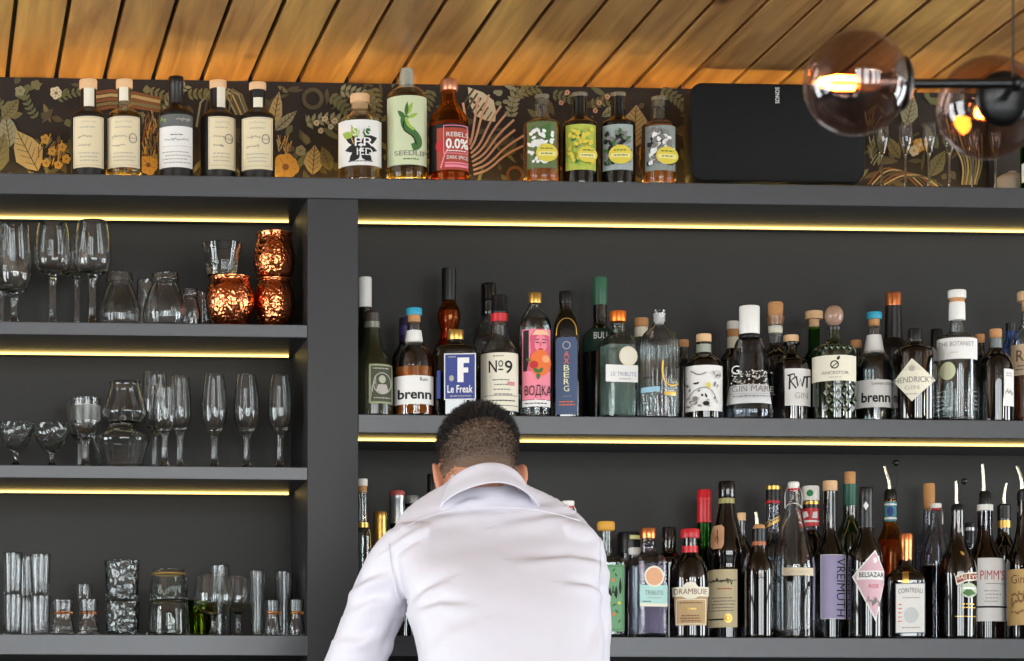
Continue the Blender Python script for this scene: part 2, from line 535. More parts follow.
GAPM = pbr('board_gap', (30, 20, 12), 0.9, var=0)
YSOF, ZHI = -4.2, 4.3        # the boarded soffit over the bar ends here; the room in front is higher
sbox('ceiling_high', (X0, X1, YR - .1, YSOF, ZHI, ZHI + .1), pbr('high_ceiling_paint', (60, 57, 54), .8))
sbox('trim_2', (X0, X1, YSOF - .04, YSOF, Z_CEIL + .0, ZHI), pbr('soffit_face', (50, 44, 38), .7))
mb = MB()
pitch = 0.1048
xa = W(7.3, 79.5, YB)[0]
k0 = int((X0 - xa) / pitch) - 1
k = k0
while xa + k * pitch < X1:
    a = xa + k * pitch + .005; b = xa + (k + 1) * pitch - .005
    mb.box(max(a, X0), min(b, X1), YSOF, YB, Z_CEIL, Z_CEIL + .016, 0)
    k += 1
mb.box(X0, X1, YSOF, YB + .1, Z_CEIL + .016, Z_CEIL + .1, 1)
ceil = struct(mb.obj('ceiling', [WOODM, GAPM], None, 0))

# wall with the dark botanical wallpaper above the shelving
WPB = pbr('wallpaper_ground', (34, 26, 21), 0.7, var=0.35, scale=14)
WPC = [pbr('leaf_olive', (112, 104, 62), 0.7), pbr('leaf_sage', (136, 134, 104), 0.7), pbr('leaf_sand', (168, 146, 94), 0.7),
       pbr('petal_gold', (190, 142, 52), 0.7), pbr('petal_cream', (206, 192, 160), 0.7), pbr('rust_brush', (120, 72, 34), 0.7),
       pbr('coral_pink', (206, 158, 128), 0.7), pbr('leaf_moss', (98, 98, 64), 0.7), pbr('vein_dark', (80, 68, 42), 0.7), pbr('leaf_deep', (78, 72, 48), 0.7)]
OL, SG, SD, GD, CM, RU, CO, MO, VE, DP = WPC
sbox('wall_back', (X0, X1, YB + .012, YB + .1, 0, Z_CEIL), PANEL)
items = []
rw = random.Random(3)
def vleaf(x, y, L, w, a, m, v=VE, n=6):
    items.append(('F', x, y, L, w, a, m))
    r = math.radians(a); tip = (x + L * .95 * sin(r), y - L * .95 * cos(r))
    items.append(('L', [(x, y), tip], 1.0, v))
    for i in range(1, n):
        t = i / (n + .5); bx, by = x + L * t * sin(r), y - L * t * cos(r)
        for sgn in (-1, 1):
            ra = r + sgn * .8; l = w * .42 * (1 - abs(t - .4))
            items.append(('L', [(bx, by), (bx + l * sin(ra), by - l * cos(ra))], .6, v))
def spray(x, y, a, n, step, lw, m, stem=MO):
    r = math.radians(a); pts = []
    for i in range(n):
        px, py = x + step * i * sin(r), y - step * i * cos(r)
        pts.append((px, py)); r += .05
        for sgn in (-1, 1):
            items.append(('F', px, py, lw * 2.1, lw, math.degrees(r) + sgn * 55, m))
    items.append(('L', pts, .8, stem))
def blossom(x, y, R, n, m, c):
    for i in range(n):
        a = 2 * PI * i / n + .2; k = R * rw.uniform(.42, .58)
        items.append(('E', x + k * sin(a), y - k * cos(a), R * .4, R * .4, m)); items.append(('L', [(x, y), (x + R * .7 * sin(a), y - R * .7 * cos(a))], .5, c))
    items.append(('E', x, y, R * .22, R * .22, c))
def brush(x, y, w, h, n, cols, a=0):
    for i in range(n):
        px, py = x + rw.uniform(-w, w), y + rw.uniform(-h, h); aa = math.radians(a + rw.uniform(-25, 25)); l = rw.uniform(6, 13)
        items.append(('L', [(px, py), (px + l * sin(aa), py - l * cos(aa))], 1.1, rw.choice(cols)))
# background foliage in muted tones along the whole strip
for i in range(760):
    x = rw.uniform(-560, 1120); y = rw.uniform(84, 190)
    items.append(('F', x, y, rw.uniform(7, 24), rw.uniform(3, 9), rw.uniform(0, 360), rw.choice([DP, DP, DP, DP, MO, MO, VE, VE, WPB, WPB, WPB, OL])))
for q in range(11):
    x = -40 - q * 46
    vleaf(x, 172 - (q % 3) * 8, 42, 24, rw.uniform(-35, 35), [SD, SG, OL][q % 3]); spray(x + 20, 108, rw.uniform(40, 140), 6, 5, 3.5, [MO, OL][q % 2]); blossom(x + 14, 160, 8, 6, [GD, CM][q % 2], OL); vleaf(x - 16, 128, 26, 14, rw.uniform(-60, 60), OL)
spray(58, 100, 60, 7, 5, 3, MO); spray(36, 118, -40, 6, 5, 3, MO); spray(150, 92, 100, 6, 5, 3, OL)
vleaf(10, 148, 34, 20, -8, SG); vleaf(-6, 176, 44, 22, 14, OL); vleaf(38, 172, 46, 30, -28, SD); vleaf(2, 120, 26, 16, 40, OL)
brush(50, 156, 12, 12, 34, [GD, OL, RU], 20)
for x, y in ((45, 140), (52, 152), (62, 148), (46, 164), (58, 166), (66, 160)): blossom(x, y, 5, 5, GD, OL)
blossom(56, 94, 7, 6, CM, OL); blossom(20, 92, 6, 5, SG, OL); blossom(36, 86, 6, 5, OL, MO)
for i in range(5): items.append(('L', [(82 + i * 2, 96 + i * 4), (110, 92 + i * 4), (134, 94 + i * 3.5), (160, 100 + i * 3)], 3.2, [RU, SD, RU, OL, RU][i]))
brush(150, 146, 9, 24, 70, [RU, GD, RU, OL], 0)
blossom(148, 166, 11, 7, GD, RU); blossom(112, 172, 8, 6, GD, RU)
for i in range(6): items.append(('L', [(196 + i * 6, 128), (200 + i * 6, 104), (212 + i * 4, 90), (226 + i * 3, 96), (236 + i * 2.5, 116)], 2.0, [SG, DP, SD, DP, SG, OL][i]))
spray(166, 112, 20, 7, 5, 3.5, SG); spray(188, 96, 80, 8, 5, 3.5, OL)
vleaf(272, 130, 38, 14, 10, SD); vleaf(274, 132, 30, 11, 48, SG); vleaf(270, 130, 30, 10, -28, OL)
blossom(285, 168, 15, 8, GD, RU); brush(284, 150, 6, 6, 18, [GD, RU, SD], 0); blossom(300, 152, 6, 6, SG, OL)
vleaf(312, 176, 30, 20, 4, SD); vleaf(330, 172, 26, 14, -20, OL); spray(306, 124, 70, 6, 6, 4, SG)
for x, y in ((316, 124), (324, 120), (330, 128), (320, 132), (334, 122)): blossom(x, y, 3.4, 5, CM, OL)
spray(330, 98, 120, 7, 5, 4, MO); spray(340, 92, 90, 8, 5, 4, SG); spray(372, 90, 160, 6, 5, 4, OL); spray(430, 92, 190, 6, 5, 4, MO)
# striped shell and branching coral
items.append(('F', 494, 123, 44, 24, -38, CM))
for i in range(6):
    t = i / 6; items.append(('L', [(469 + 3.6 * i + 4, 94 + 4.6 * i - 4), (466 + 3.8 * i, 100 + 4.4 * i), (463 + 4.4 * i - 1, 107 + 3.2 * i)], 2.2 - .2 * i, DP))
    items.append(('E', 470 + 3.4 * i, 100 + 3.7 * i, 1.8 - .2 * i, 1.8 - .2 * i, VE))
for i, (ex, ey) in enumerate(((462, 104), (478, 98), (488, 96), (500, 107), (507, 113), (513, 121), (514, 131), (524, 136), (522, 147))):
    sx_, sy_ = 468 + i * .6, 142 + i * 4.2
    q = [(sx_, sy_), (sx_ + (ex - sx_) * .3, sy_ + (ey - sy_) * .22 + 2), (sx_ + (ex - sx_) * .62, sy_ + (ey - sy_) * .6 - 2), (ex, ey)]
    items.append(('L', chaikin(q, 2), 2.2, CO))
for i in range(9): items.append(('E', 500 + rw.uniform(-7, 12), 90 + rw.uniform(-5, 16), 3.2, 2.2, SG))
spray(510, 118, 0, 6, 5, 4, SG); spray(516, 96, 60, 5, 5, 4, OL)
items.append(('O', 514, 176, 9, 9, 3, RU)); items.append(('O', 312, 100, 11, 11, 4, DP))
# between the photo-label bottles
vleaf(632, 150, 44, 30, 4, SD, VE, 8); spray(552, 96, 95, 7, 5, 3.4, MO); spray(590, 106, 70, 6, 5, 3.4, OL)
for x, y in ((560, 104), (566, 94), (598, 104), (594, 112), (606, 98)): blossom(x, y, 3, 5, CO, RU)
vleaf(600, 118, 24, 10, 60, SG); spray(660, 92, 110, 6, 5, 4, MO); vleaf(684, 150, 40, 14, 12, RU)
brush(564, 150, 4, 22, 18, [GD, OL], 0); brush(640, 160, 4, 16, 14, [GD, RU], 0)
# beyond the loudspeaker
for i in range(8): items.append(('L', chaikin([(944 + i * 5, 120 + i * 2), (952 + i * 4, 146), (962 + i * 2.6, 166), (960 + i * 2, 186)], 2), 1.7, [SD, OL][i % 2]))
vleaf(904, 128, 32, 18, 14, SG); vleaf(898, 160, 26, 12, -30, OL); blossom(918, 146, 8, 6, GD, CM); blossom(912, 152, 6, 6, CM, GD)
for i in range(6): items.append(('L', chaikin([(866 + i * 4, 186), (880 + i * 5, 168 + i * 2), (900 + i * 5, 172 + i), (916 + i * 5, 188)], 2), 1.6, [RU, SD, DP][i % 3]))
brush(872, 146, 8, 22, 40, [OL, MO, SG], 10); vleaf(928, 178, 30, 16, 30, OL); vleaf(936, 150, 30, 14, -34, MO)
for x in range(1040, 1120, 26): vleaf(x, 170, 50, 24, 12, OL)
wp = MB(); wp.box(X0, W(986, 150, YB)[0], YB, YB + .012, Z_T, Z_CEIL, 0)
mats = [WPB]; seen = {}
for n_, it in enumerate(items):
    m = next(v for v in it[1:] if isinstance(v, bpy.types.Material))
    if m not in mats: mats.append(m)
    for P, T in item_tris(it):
        V = []
        for x, y in P:
            X_, Z_ = W(x, y, YB); V.append((X_, YB - .0003 - .000006 * n_, min(max(Z_, Z_T + .002), Z_CEIL - .001)))
        F_ = []
        for a, b, c in T:
            ar = (P[b][0] - P[a][0]) * (P[c][1] - P[a][1]) - (P[b][1] - P[a][1]) * (P[c][0] - P[a][0])
            F_.append((a, c, b) if ar > 0 else (a, b, c))
        if max(v[0] for v in V) < wp.V[4][0]: wp.add(V, F_, mats.index(m))
# colour of the printed wallpaper is geometry laid on the wall, as one surface
wall_paper = wp.obj('wall_back_wallpaper', mats, None, 0); struct(wall_paper)
DARKP = pbr('dark_wall_panel', (52, 48, 40), 0.6)
xp = W(986, 160, YB)[0]
sbox('wall_back_panel', (xp + .014, X1, YB, YB + .012, Z_T, Z_CEIL), DARKP)
sbox('trim_1', (xp, xp + .014, YB - .02, YB + .012, Z_T, Z_CEIL), BLACK)

# ------------------------------------------------------------------ built-in shelving
EDGE = pbr('shelf_edge_paint', (43, 45, 50), 0.33, var=0.16, scale=24, bump=0.06, bscale=50, coat=.45, crough=.42)
LED = emitter('led_strip_light', (255, 216, 120), 3.6)
UPLED = emitter('led_uplight', (255, 210, 112), 98.0)
shelving = thing('wall_shelving', 'large anthracite built-in bar shelving with lit shelves and one thick upright', 'shelving', (0, 0, 0))
xl, xr = W(307.5, 400, 0)[0], W(358.3, 400, 0)[0]
XS0, XS1 = -.95, 3.3
def part_box(name, b, mat, bev=.0015):
    mb = MB(); mb.box(*b); o = mb.obj(name, mat, shelving, 0)
    if bev: bevel(o, bev)
    return o
def thick(px, z): return px / scl(1.2, 0)
part_box('shelf_board', (XS0, XS1, 0, YB, Z_T - thick(20.8, 0), Z_T), EDGE)
part_box('shelf_board', (xr, XS1, 0, YB - .002, Z_M - thick(18.6, 0), Z_M), EDGE)
part_box('shelf_board', (XS0, xl, 0, YB - .002, Z_A - thick(13, 0), Z_A), EDGE)
part_box('shelf_board', (XS0, xl, 0, YB - .002, Z_B - thick(13, 0), Z_B), EDGE)
part_box('shelf_board', (XS0, xl, 0, YB - .002, Z_L - thick(20.5, 0), Z_L), EDGE)
part_box('shelf_board', (xr, XS1, 0, YB - .002, Z_L - thick(20.5, 0), Z_L), EDGE)
part_box('upright', (xl, xr, .001, YB, 0, Z_T - thick(20.8, 0)), PAINT)
part_box('upright', (XS0 - .1, XS0, .001, YB, 0, Z_T - thick(20.8, 0)), PAINT)
part_box('upright', (XS1, XS1 + .1, .001, YB, 0, Z_T - thick(20.8, 0)), PAINT)
part_box('back_panel', (XS0, xl, YB, YB + .01, 0, Z_T - thick(20.8, 0)), PANEL, 0)
part_box('back_panel', (xr, XS1, YB, YB + .01, 0, Z_T - thick(20.8, 0)), PANEL, 0)
CHAN = pbr('led_channel', (40, 38, 36), 0.5)
def led(xa_, xb_, ztop, th, y=.222):
    z = ztop - thick(th, 0)
    o = part_box('led_strip', (xa_, xb_, y, y + .006, z - .0045, z - .0005), LED, 0)
    return o
led(XS0 + .01, xl - .012, Z_T, 20.8); led(xr + .004, XS1 - .01, Z_T, 20.8)
led(XS0 + .01, xl - .012, Z_A, 13); led(XS0 + .01, xl - .012, Z_B, 13)
led(xr + .004, XS1 - .01, Z_M, 18.6, .085)
o = part_box('led_strip', (XS0 + .3, W(986, 170, YB)[0] - .02, YB - .022, YB - .016, Z_T + .0008, Z_T + .0045), UPLED, 0)
o['label'] = 'amber light strip along the back of the uppermost board'
# the work counter below, out of the picture, where the hands rest
COUNTER = pbr('counter_top', (38, 36, 34), 0.4)
ZC = 0.93
ctr = thing('back_bar_counter', 'dark back bar counter under the bottle shelves', 'counter', (1.2, -.1, 0))
def cpart(name, b, mat):
    mb = MB(); mb.box(*[v - d for v, d in zip(b, (1.2, 1.2, -.1, -.1, 0, 0))]); return bevel(mb.obj(name, mat, ctr, 0), .002)
cpart('countertop', (XS0, XS1, -.34, -.004, ZC - .04, ZC), COUNTER)
cpart('cabinet_body', (XS0, XS1, -.30, -.004, 0, ZC - .041), PAINT)

# ------------------------------------------------------------------ windows and daylight
def area(name, loc, rot, sx_, sy_, power, col=(1, 1, 1), spread=180):
    l = bpy.data.lights.new(name, 'AREA'); l.shape = 'RECTANGLE'; l.size = sx_; l.size_y = sy_; l.energy = power; l.color = col
    l.spread = math.radians(spread)
    o = bpy.data.objects.new(name, l); o.location = loc; o.rotation_euler = rot; COL.objects.link(o); return o
GLZ = thin_glass('window_glass', (250, 252, 252), .6)
def wall_with_holes(name, axis, c0, c1, holes, a0, a1):
    """axis 'y': wall in the XZ plane between Y c0..c1; holes (u0,u1,z0,z1)"""
    mb = MB(); us = sorted({a0, a1} | {h[0] for h in holes} | {h[1] for h in holes})
    def bx(u0, u1, z0, z1):
        if axis == 'y': mb.box(u0, u1, c0, c1, z0, z1)
        else: mb.box(c0, c1, u0, u1, z0, z1)
    for u0, u1 in zip(us[:-1], us[1:]):
        h = next((h for h in holes if h[0] <= u0 and h[1] >= u1), None)
        if h is None: bx(u0, u1, 0, ZHI)
        else: bx(u0, u1, 0, h[2]); bx(u0, u1, h[3], ZHI)
    return struct(mb.obj(name, WALLP, None, 0))
REAR = [(-.9, .3, .15, 3.5), (.9, 2.1, .15, 3.5), (2.7, 3.7, .15, 3.5), (4.1, 4.9, .15, 3.5)]
RIGHT = [(-1.5, -.5, .3, 2.34), (-3.2, -2.1, .3, 2.34)]
LEFT = [(-1.8, -.7, .3, 2.34), (-3.6, -2.4, .3, 2.34)]
wall_with_holes('wall_rear', 'y', YR - .1, YR, REAR, X0, X1)
wall_with_holes('wall_right', 'x', X1, X1 + .1, RIGHT, YR, YB + .1)
wall_with_holes('wall_left', 'x', X0 - .1, X0, LEFT, YR, YB + .1)
wn = [0]
def window(axis, c, u0, u1, z0, z1, face):
    wn[0] += 1; mb = MB(); t = .05
    def bx(a, b, d, e, th, i):
        if axis == 'y': mb.box(a, b, c - th, c + th, d, e, i)
        else: mb.box(c - th, c + th, a, b, d, e, i)
    bx(u0, u0 + t, z0, z1, .03, 0); bx(u1 - t, u1, z0, z1, .03, 0); bx(u0 + t, u1 - t, z0, z0 + t, .03, 0); bx(u0 + t, u1 - t, z1 - t, z1, .03, 0)
    um = (u0 + u1) / 2
    bx(um - .02, um + .02, z0 + t, z1 - t, .028, 0); bx(u0 + t, u1 - t, z0 + (z1 - z0) * .62 - .018, z0 + (z1 - z0) * .62 + .018, .026, 0)
    bx(u0 + t, u1 - t, z0 + t, z1 - t, .003, 1)
    return struct(mb.obj('window_%d' % wn[0], [FRAMEM, GLZ], None, 0))
DAY = 1.0
RAD = 14.0                                     # radiance of the sky seen through the glass
def daylight(axis, c, u0, u1, z0, z1, k=1.0, col=(.975, .985, 1.0)):
    w, h = u1 - u0 - .02, z1 - z0 - .02; P = RAD * k * w * h * PI
    if axis == 'y': area('daylight', ((u0 + u1) / 2, c, (z0 + z1) / 2), (PI / 2, 0, 0), w, h, P, col)
    elif c > 0: area('daylight', (c, (u0 + u1) / 2, (z0 + z1) / 2), (PI / 2, 0, PI / 2), w, h, P, col)
    else: area('daylight', (c, (u0 + u1) / 2, (z0 + z1) / 2), (PI / 2, 0, -PI / 2), w, h, P, col)
for h in REAR: window('y', YR - .05, *h, 1); daylight('y', YR - .09, *h)
for h in RIGHT: window('x', X1 + .05, *h, -1); daylight('x', X1 + .09, *h)
for h in LEFT: window('x', X0 - .05, *h, 1); daylight('x', X0 - .09, *h)
for bx_, by_, bz_ in ((-1.4, -4.6, 2.2), (.2, -5.4, 2.25), (1.6, -4.9, 2.2), (3.2, -5.3, 2.2), (4.4, -3.6, 2.2), (-1.9, -2.2, 2.15)):   # added unseen point lights, put in for sparkle on the glassware
    l = bpy.data.lights.new('sparkle_light', 'POINT'); l.energy = 11; l.color = (1, .84, .62); l.shadow_soft_size = .05
    o = bpy.data.objects.new('sparkle_light', l); o.location = (bx_, by_, bz_); COL.objects.link(o)
w_ = bpy.data.worlds.new('sky'); SC.world = w_; w_.use_nodes = True
bgn = w_.node_tree.nodes.get('Background') or w_.node_tree.nodes.new('ShaderNodeBackground')
bgn.inputs[0].default_value = (.75, .86, 1.0, 1); bgn.inputs[1].default_value = 1.0

# ------------------------------------------------------------------ camera
cam = bpy.data.cameras.new('camera'); co = bpy.data.objects.new('camera', cam); COL.objects.link(co)
co.location = (CX, CY, CZ); co.rotation_euler = (PI / 2, 0, -TH)
cam.sensor_fit = 'HORIZONTAL'; cam.sensor_width = 36; cam.lens = FPX * 36 / 1024
cam.shift_x = (512 - PPX) / 1024; cam.shift_y = (PPY - 330.5) / 1024
cam.clip_start = .05; cam.clip_end = 60
cam.dof.use_dof = True; cam.dof.focus_distance = 6.1; cam.dof.aperture_fstop = 11
SC.camera = co
vs = SC.view_settings; vs.view_transform = 'Standard'; vs.look = 'None'; vs.gamma = 1; vs.exposure = 0.0; vs.use_curve_mapping = False
cy = SC.cycles
cy.max_bounces = 14; cy.transmission_bounces = 12; cy.transparent_max_bounces = 16; cy.glossy_bounces = 6; cy.diffuse_bounces = 3
cy.sample_clamp_indirect = 6
# ------------------------------------------------------------------ bottles on the uppermost board
GT, GM, GL = 'bottles along the uppermost board', 'bottles on the middle bar shelf', 'bottles on the lowest bar shelf'
WHISKY = pbr('amber_liquid', (226, 124, 26), 0.0, var=0, trans=.62, ior=1.36)
PALEL = glass('straw_liquid', (246, 228, 160), ior=1.36)
WATERL = glass('clear_liquid', (246, 250, 250), ior=1.34)
LAVL = pbr('lavender_liquid', (206, 198, 226), 0.0, var=0, trans=.72, ior=1.34)
DKAMB = glass('dark_amber_glass', (238, 204, 156))
def scrib(x0, y0, x1, y1, m=GREYI, w=.8, n=4, seed=1):
    """a line of handwriting"""
    r = random.Random(seed); k = int(abs(x1 - x0) / .9) + 3
    return ('L', chaikin([(x0 + (x1 - x0) * i / k, (y0 + y1) / 2 + (y1 - y0) / 2 * r.uniform(.3, 1) * (-1) ** i * (.4 if r.random() < .72 else 1.25)) for i in range(k + 1)], 1), w * .55, m)
def bitters_label(x0, y0, x1, seed, mark=True):
    w = x1 - x0; c = (x0 + x1) / 2
    it = [('B', x0 + 1, y0 + 1, x1 - 1, y0 + 49, .4, PALEI), scrib(c - w * .25, y0 + 4, c + w * .25, y0 + 7, PALEI, .7, seed=seed), ('S', c - w * .3, y0 + 9, c + w * .3, y0 + 13, 1, PALEI),
          scrib(x0 + 5, y0 + 18, x0 + w * .6, y0 + 22, GREYI, .7, seed=seed + 1), scrib(x0 + 5, y0 + 27, x0 + w * .55, y0 + 31, GREYI, .7, seed=seed + 2), ('S', x0 + 4, y0 + 35, x1 - 4, y0 + 46, 3, PALEI)]
    if mark: it += [('O', x1 - 7, y0 + 22, 4, 5, .8, GREYI), scrib(x1 - 10, y0 + 20, x1 - 4, y0 + 24, GREYI, .6, seed=seed + 4)]
    return it
def strip(x0, y0, x1, y1): return ('neck_strip', (x0, y0, x1, y1), IVORY, [])
def top_cork(cx, hw, y0, y1): return ('cork', [(hw * .96, y1), (hw, y1 - 1), (hw, y0 + 1), (hw * .95, y0)], WOODCAP)
simple_bottle('liqueur_bottle', 'black cork-topped bottle with cream label and no seal mark on the uppermost board', 88.3, 'T', .07, 17.3, 7.8, (116, 108), 84, MATTEB,
    [top_cork(88, 9, 78, 87.5)], [('label', (73.5, 118, 103.5, 169), CREAM, bitters_label(73.5, 118, 103.5, 1, False)), ('neck_strip', (84, 86, 94, 106), IVORY, [], .0006)], group=GT)
simple_bottle('liqueur_bottle', 'clear pale amber bottle with cream label between black ones on the uppermost board', 124.3, 'T', .07, 17.5, 6.8, (116, 107), 84, CLEAR,
    [top_cork(124.3, 8.4, 78, 86.5)], [('label', (107.6, 118, 139.6, 169), CREAM, bitters_label(107.6, 118, 139.6, 5)), ('neck_strip', (119.5, 86, 128, 100), IVORY, [], .0006)], hollow=.003, fill=(PALEL, 112), group=GT)
simple_bottle('liqueur_bottle', 'all black capped bottle with grey and white two-tone label on the uppermost board', 176, 'T', .07, 17.4, 6.8, (114, 105), 82, MATTEB,
    [('capsule', [(7.2, 102), (7.2, 84), (7.6, 83), (7.6, 76), (7, 75)], MATTEB)], [('label', (159.5, 116, 192.5, 169), PAPER,
     [('R', 159.5, 116, 192.5, 128, pbr('label_grey', (96, 98, 96), .6)), scrib(176, 118, 190, 124, PALEI, 1, seed=3), scrib(160.5, 118, 166, 124, LIMEI, 1, seed=4), ('S', 169, 135, 184, 138, 1, GREYI),
      scrib(165, 139, 188, 144, GREYI, .8, seed=9), ('L', [(162, 148), (191, 148)], .4, PALEI), ('S', 162, 152, 191, 166, 4, PALEI)])], group=GT)
simple_bottle('liqueur_bottle', 'black corked bottle with cream label carrying a dark seal and long paper neck strip', 218, 'T', .08, 18, 8, (117, 109), 85, MATTEB,
    [top_cork(218, 8.6, 79, 87)], [('label', (208.5, 118.5, 235.6, 171), CREAM, bitters_label(208.5, 118.5, 235.6, 11)), ('neck_strip', (217, 81, 225, 107), IVORY, [], .0008)], group=GT)
simple_bottle('liqueur_bottle', 'black corked bottle with cream label and short square neck paper, nearest the upright', 257.6, 'T', .07, 17.4, 7.6, (117, 109), 87, MATTEB,
    [top_cork(257.6, 8.6, 81, 88.5)], [('label', (242, 119, 272.5, 171), CREAM, bitters_label(242, 119, 272.5, 17)), ('neck_strip', (253.5, 97, 262.5, 107), IVORY, [], .0006)], group=GT)
# three round bottles in the middle
simple_bottle('gin_bottle', 'squat clear bottle with white label of dark green leaves on the uppermost board', 359.8, 'T', .06, 22, 8.4, (122, 112), 102, CLEAR,
    [('cork', [(6.5, 108), (7.2, 101), (9.6, 100.6), (9.8, 94), (9, 92.6)], WOODCAP)],
    [('label', (338.5, 122.5, 381.5, 168), PAPER, [('F', 361, 146, 17, 11, -68, INK), ('F', 361, 146, 17, 11, 68, INK), ('F', 361, 150, 16, 9, -100, INK), ('F', 361, 150, 16, 9, 100, INK),
      ('F', 360, 154, 15, 9, -135, INK), ('F', 361, 154, 15, 9, 135, INK), ('F', 358, 140, 12, 9, -30, LIMEI), ('F', 364, 140, 12, 8, 25, GREENI), ('F', 352, 140, 10, 8, -60, LIMEI),
      ('T', 'SIEG', 353, 130, 370, 138.5, WHITEI), ('T', 'FR', 355, 140.5, 373, 149, WHITEI), ('T', 'IED', 357, 151, 372, 158, WHITEI), ('L', [(352, 128), (352, 141), (354, 147)], .9, GOLDI), ('S', 348, 162, 374, 166, 1, GREYI)])],
    hollow=.004, fill=(PALEL, 127), group=GT)
bottle('gin_bottle', 'tall rounded bottle with pale green label of a curled green plant', 406.8, 'T', .06,
    [(20.3, None), (20.5, 120), (20.5, 103), (19.5, 92), (12, 86.5), (7.6, 84), (7.4, 82)], CLEAR,
    [('stopper', [(7.2, 87), (7.4, 74), (6.4, 71), (6.6, 68), (5.6, 66.6)], pbr('silver_stopper', (186, 190, 178), .25, metal=.5))],
    [('label', (387.3, 98, 426.8, 167), pbr('pale_green_label', (198, 206, 168), .6), [('L', chaikin([(405, 118), (404, 124), (406, 130), (413, 135), (418, 141), (418, 148), (412, 150)], 2), 7.5, GREENI),
      ('L', chaikin([(406, 120), (408, 128), (414, 132)], 2), 3, LIMEI), ('F', 406, 119, 16, 5, 25, LIMEI), ('F', 406, 119, 15, 4, 5, GREENI), ('F', 405, 121, 11, 5, -40, GREENI), ('F', 408, 121, 11, 4, 60, LIMEI), ('L', chaikin([(404, 124), (403, 132), (408, 136), (414, 140), (416, 147)], 2), 1.2, INK),
      ('T', 'SEEDLIP', 395, 153, 426, 158, GREYI), ('S', 402, 160, 420, 163, 1, GREENI)])], hollow=.003, fill=(PALEL, 94), group=GT)
bottle('spirit_bottle', 'amber bottle with red and black alcohol-free label and copper cap on the uppermost board', 449, 'T', .06,
    [(19.8, None), (19.9, 128), (19.6, 120), (17, 113), (9.5, 105), (7.3, 98), (7, 88)], DKAMB,
    [('cap', [(8.4, 89), (8.8, 88), (8.8, 79.5), (8, 78)], pbr('rose_gold_cap', (208, 142, 110), .3, metal=.7))],
    [('label', (430, 126, 468.5, 172), pbr('red_label', (164, 60, 38), .55), [('R', 430, 126, 437, 172, INK), ('R', 437, 126, 468.5, 130, INK), ('E', 440, 148, 4, 6, REDI), ('L', [(441, 170), (445, 156), (450, 148)], 1.5, PINKI), ('B', 443.5, 127.5, 467, 156, .8, PINKI), ('T', 'REBELS', 446.5, 134.5, 467.5, 139, WHITEI), ('T', '**0.0%', 446, 141, 467.5, 151, WHITEI),
      ('S', 446, 152, 467, 154.4, 1, WHITEI), ('T', 'DARK SPICE', 447, 158, 467, 161.5, WHITEI), ('R', 445, 164.5, 467.5, 166, PINKI), ('R', 445, 167, 467, 169.5, PINKI)])], hollow=.003, fill=(WHISKY, 122), group=GT)
# four photo-label bottles
def photo_label(x0, y0, x1, y1, bg, blobs, circ, cr, seed):
    r = random.Random(seed); it = []
    for col, n, sz in blobs:
        for i in range(n): it.append(('F', r.uniform(x0 + 4, x1 - 4), r.uniform(y0 + 8, y1 - 4), sz * r.uniform(.6, 1.2), sz * .55, r.uniform(-70, 70), col))
    keep = []
    for f in it:
        a = math.radians(f[5]); tx, ty = f[1] + f[3] * sin(a), f[2] - f[3] * cos(a)
        if x0 + 1.5 < tx < x1 - 1.5 and y0 + 1.5 < ty < y1 - 1.5: keep.append(f)
    cx, cy = circ
    keep += [('E', cx, cy, cr, cr, YELLOWI), ('R', cx - cr * .8, cy - 1.2, cx + cr * .8, cy + 3, pbr('pale_yellow_ink', (226, 214, 140), .6, var=0)), ('S', cx - cr * .6, cy - 6, cx + cr * .6, cy - 2.5, 1, GREENI), ('S', cx - cr * .6, cy - .4, cx + cr * .6, cy + 2, 1, GREENI)]
    return ('label', (x0, y0, x1, y1), bg, keep)
def photo_bottle(label, cx, hw, nk, sh, top, mat, lb, clear):
    caps = [('cork', [(nk * .8, top + 7), (nk * .8, top + 1.2), (nk * 1.12, top + 1), (nk * 1.15, top - 2.5), (nk, top - 3)], pbr('grey_glass_stopper', (112, 102, 82), .12, coat=.6))]
    simple_bottle('syrup_bottle', label, cx, 'T', .06, hw, nk, sh, top, mat, caps, [lb], group=GT, **(dict(hollow=.003, fill=(WHISKY, sh[0])) if clear else {}))
photo_bottle('clear glass bottle with photo label of white blossoms and a yellow disc', 542, 18.3, 6.6, (124, 117), 96, CLEAR, photo_label(527.5, 123, 556.5, 170, pbr('label_foliage', (92, 106, 62), .5), [(GREENI, 26, 9), (WHITEI, 46, 6)], (546, 155.5), 9, 2), True)
photo_bottle('dark bottle with yellow-green photo label and no white blossoms, second of the photo labels', 579.6, 17.5, 7.2, (124, 117), 94, DARKG, photo_label(566, 126, 595.5, 171.5, pbr('label_lime', (176, 184, 70), .5), [(LIMEI, 30, 9), (GREENI, 10, 6), (YELLOWI, 26, 7)], (586, 157), 8, 5), False)
photo_bottle('black bottle with grey photo label of dark twigs and a yellow disc in its middle', 618, 17.3, 7, (123, 117), 94, DARKG, photo_label(603, 126, 632.5, 171.5, pbr('label_mist', (150, 160, 158), .5), [(INK, 30, 8), (GREENI, 18, 6), (GREYI, 20, 6)], (620, 157), 9.6, 8), False)
photo_bottle('clear-necked bottle with grey-white foliage photo label, beside the black loudspeaker', 659, 17, 7, (125, 119), 98, CLEAR, photo_label(645.5, 127, 675, 172, pbr('label_silver', (130, 138, 132), .5), [(INK, 30, 9), (WHITEI, 30, 8), (GREYI, 20, 8)], (665.5, 158), 8.8, 11), True)
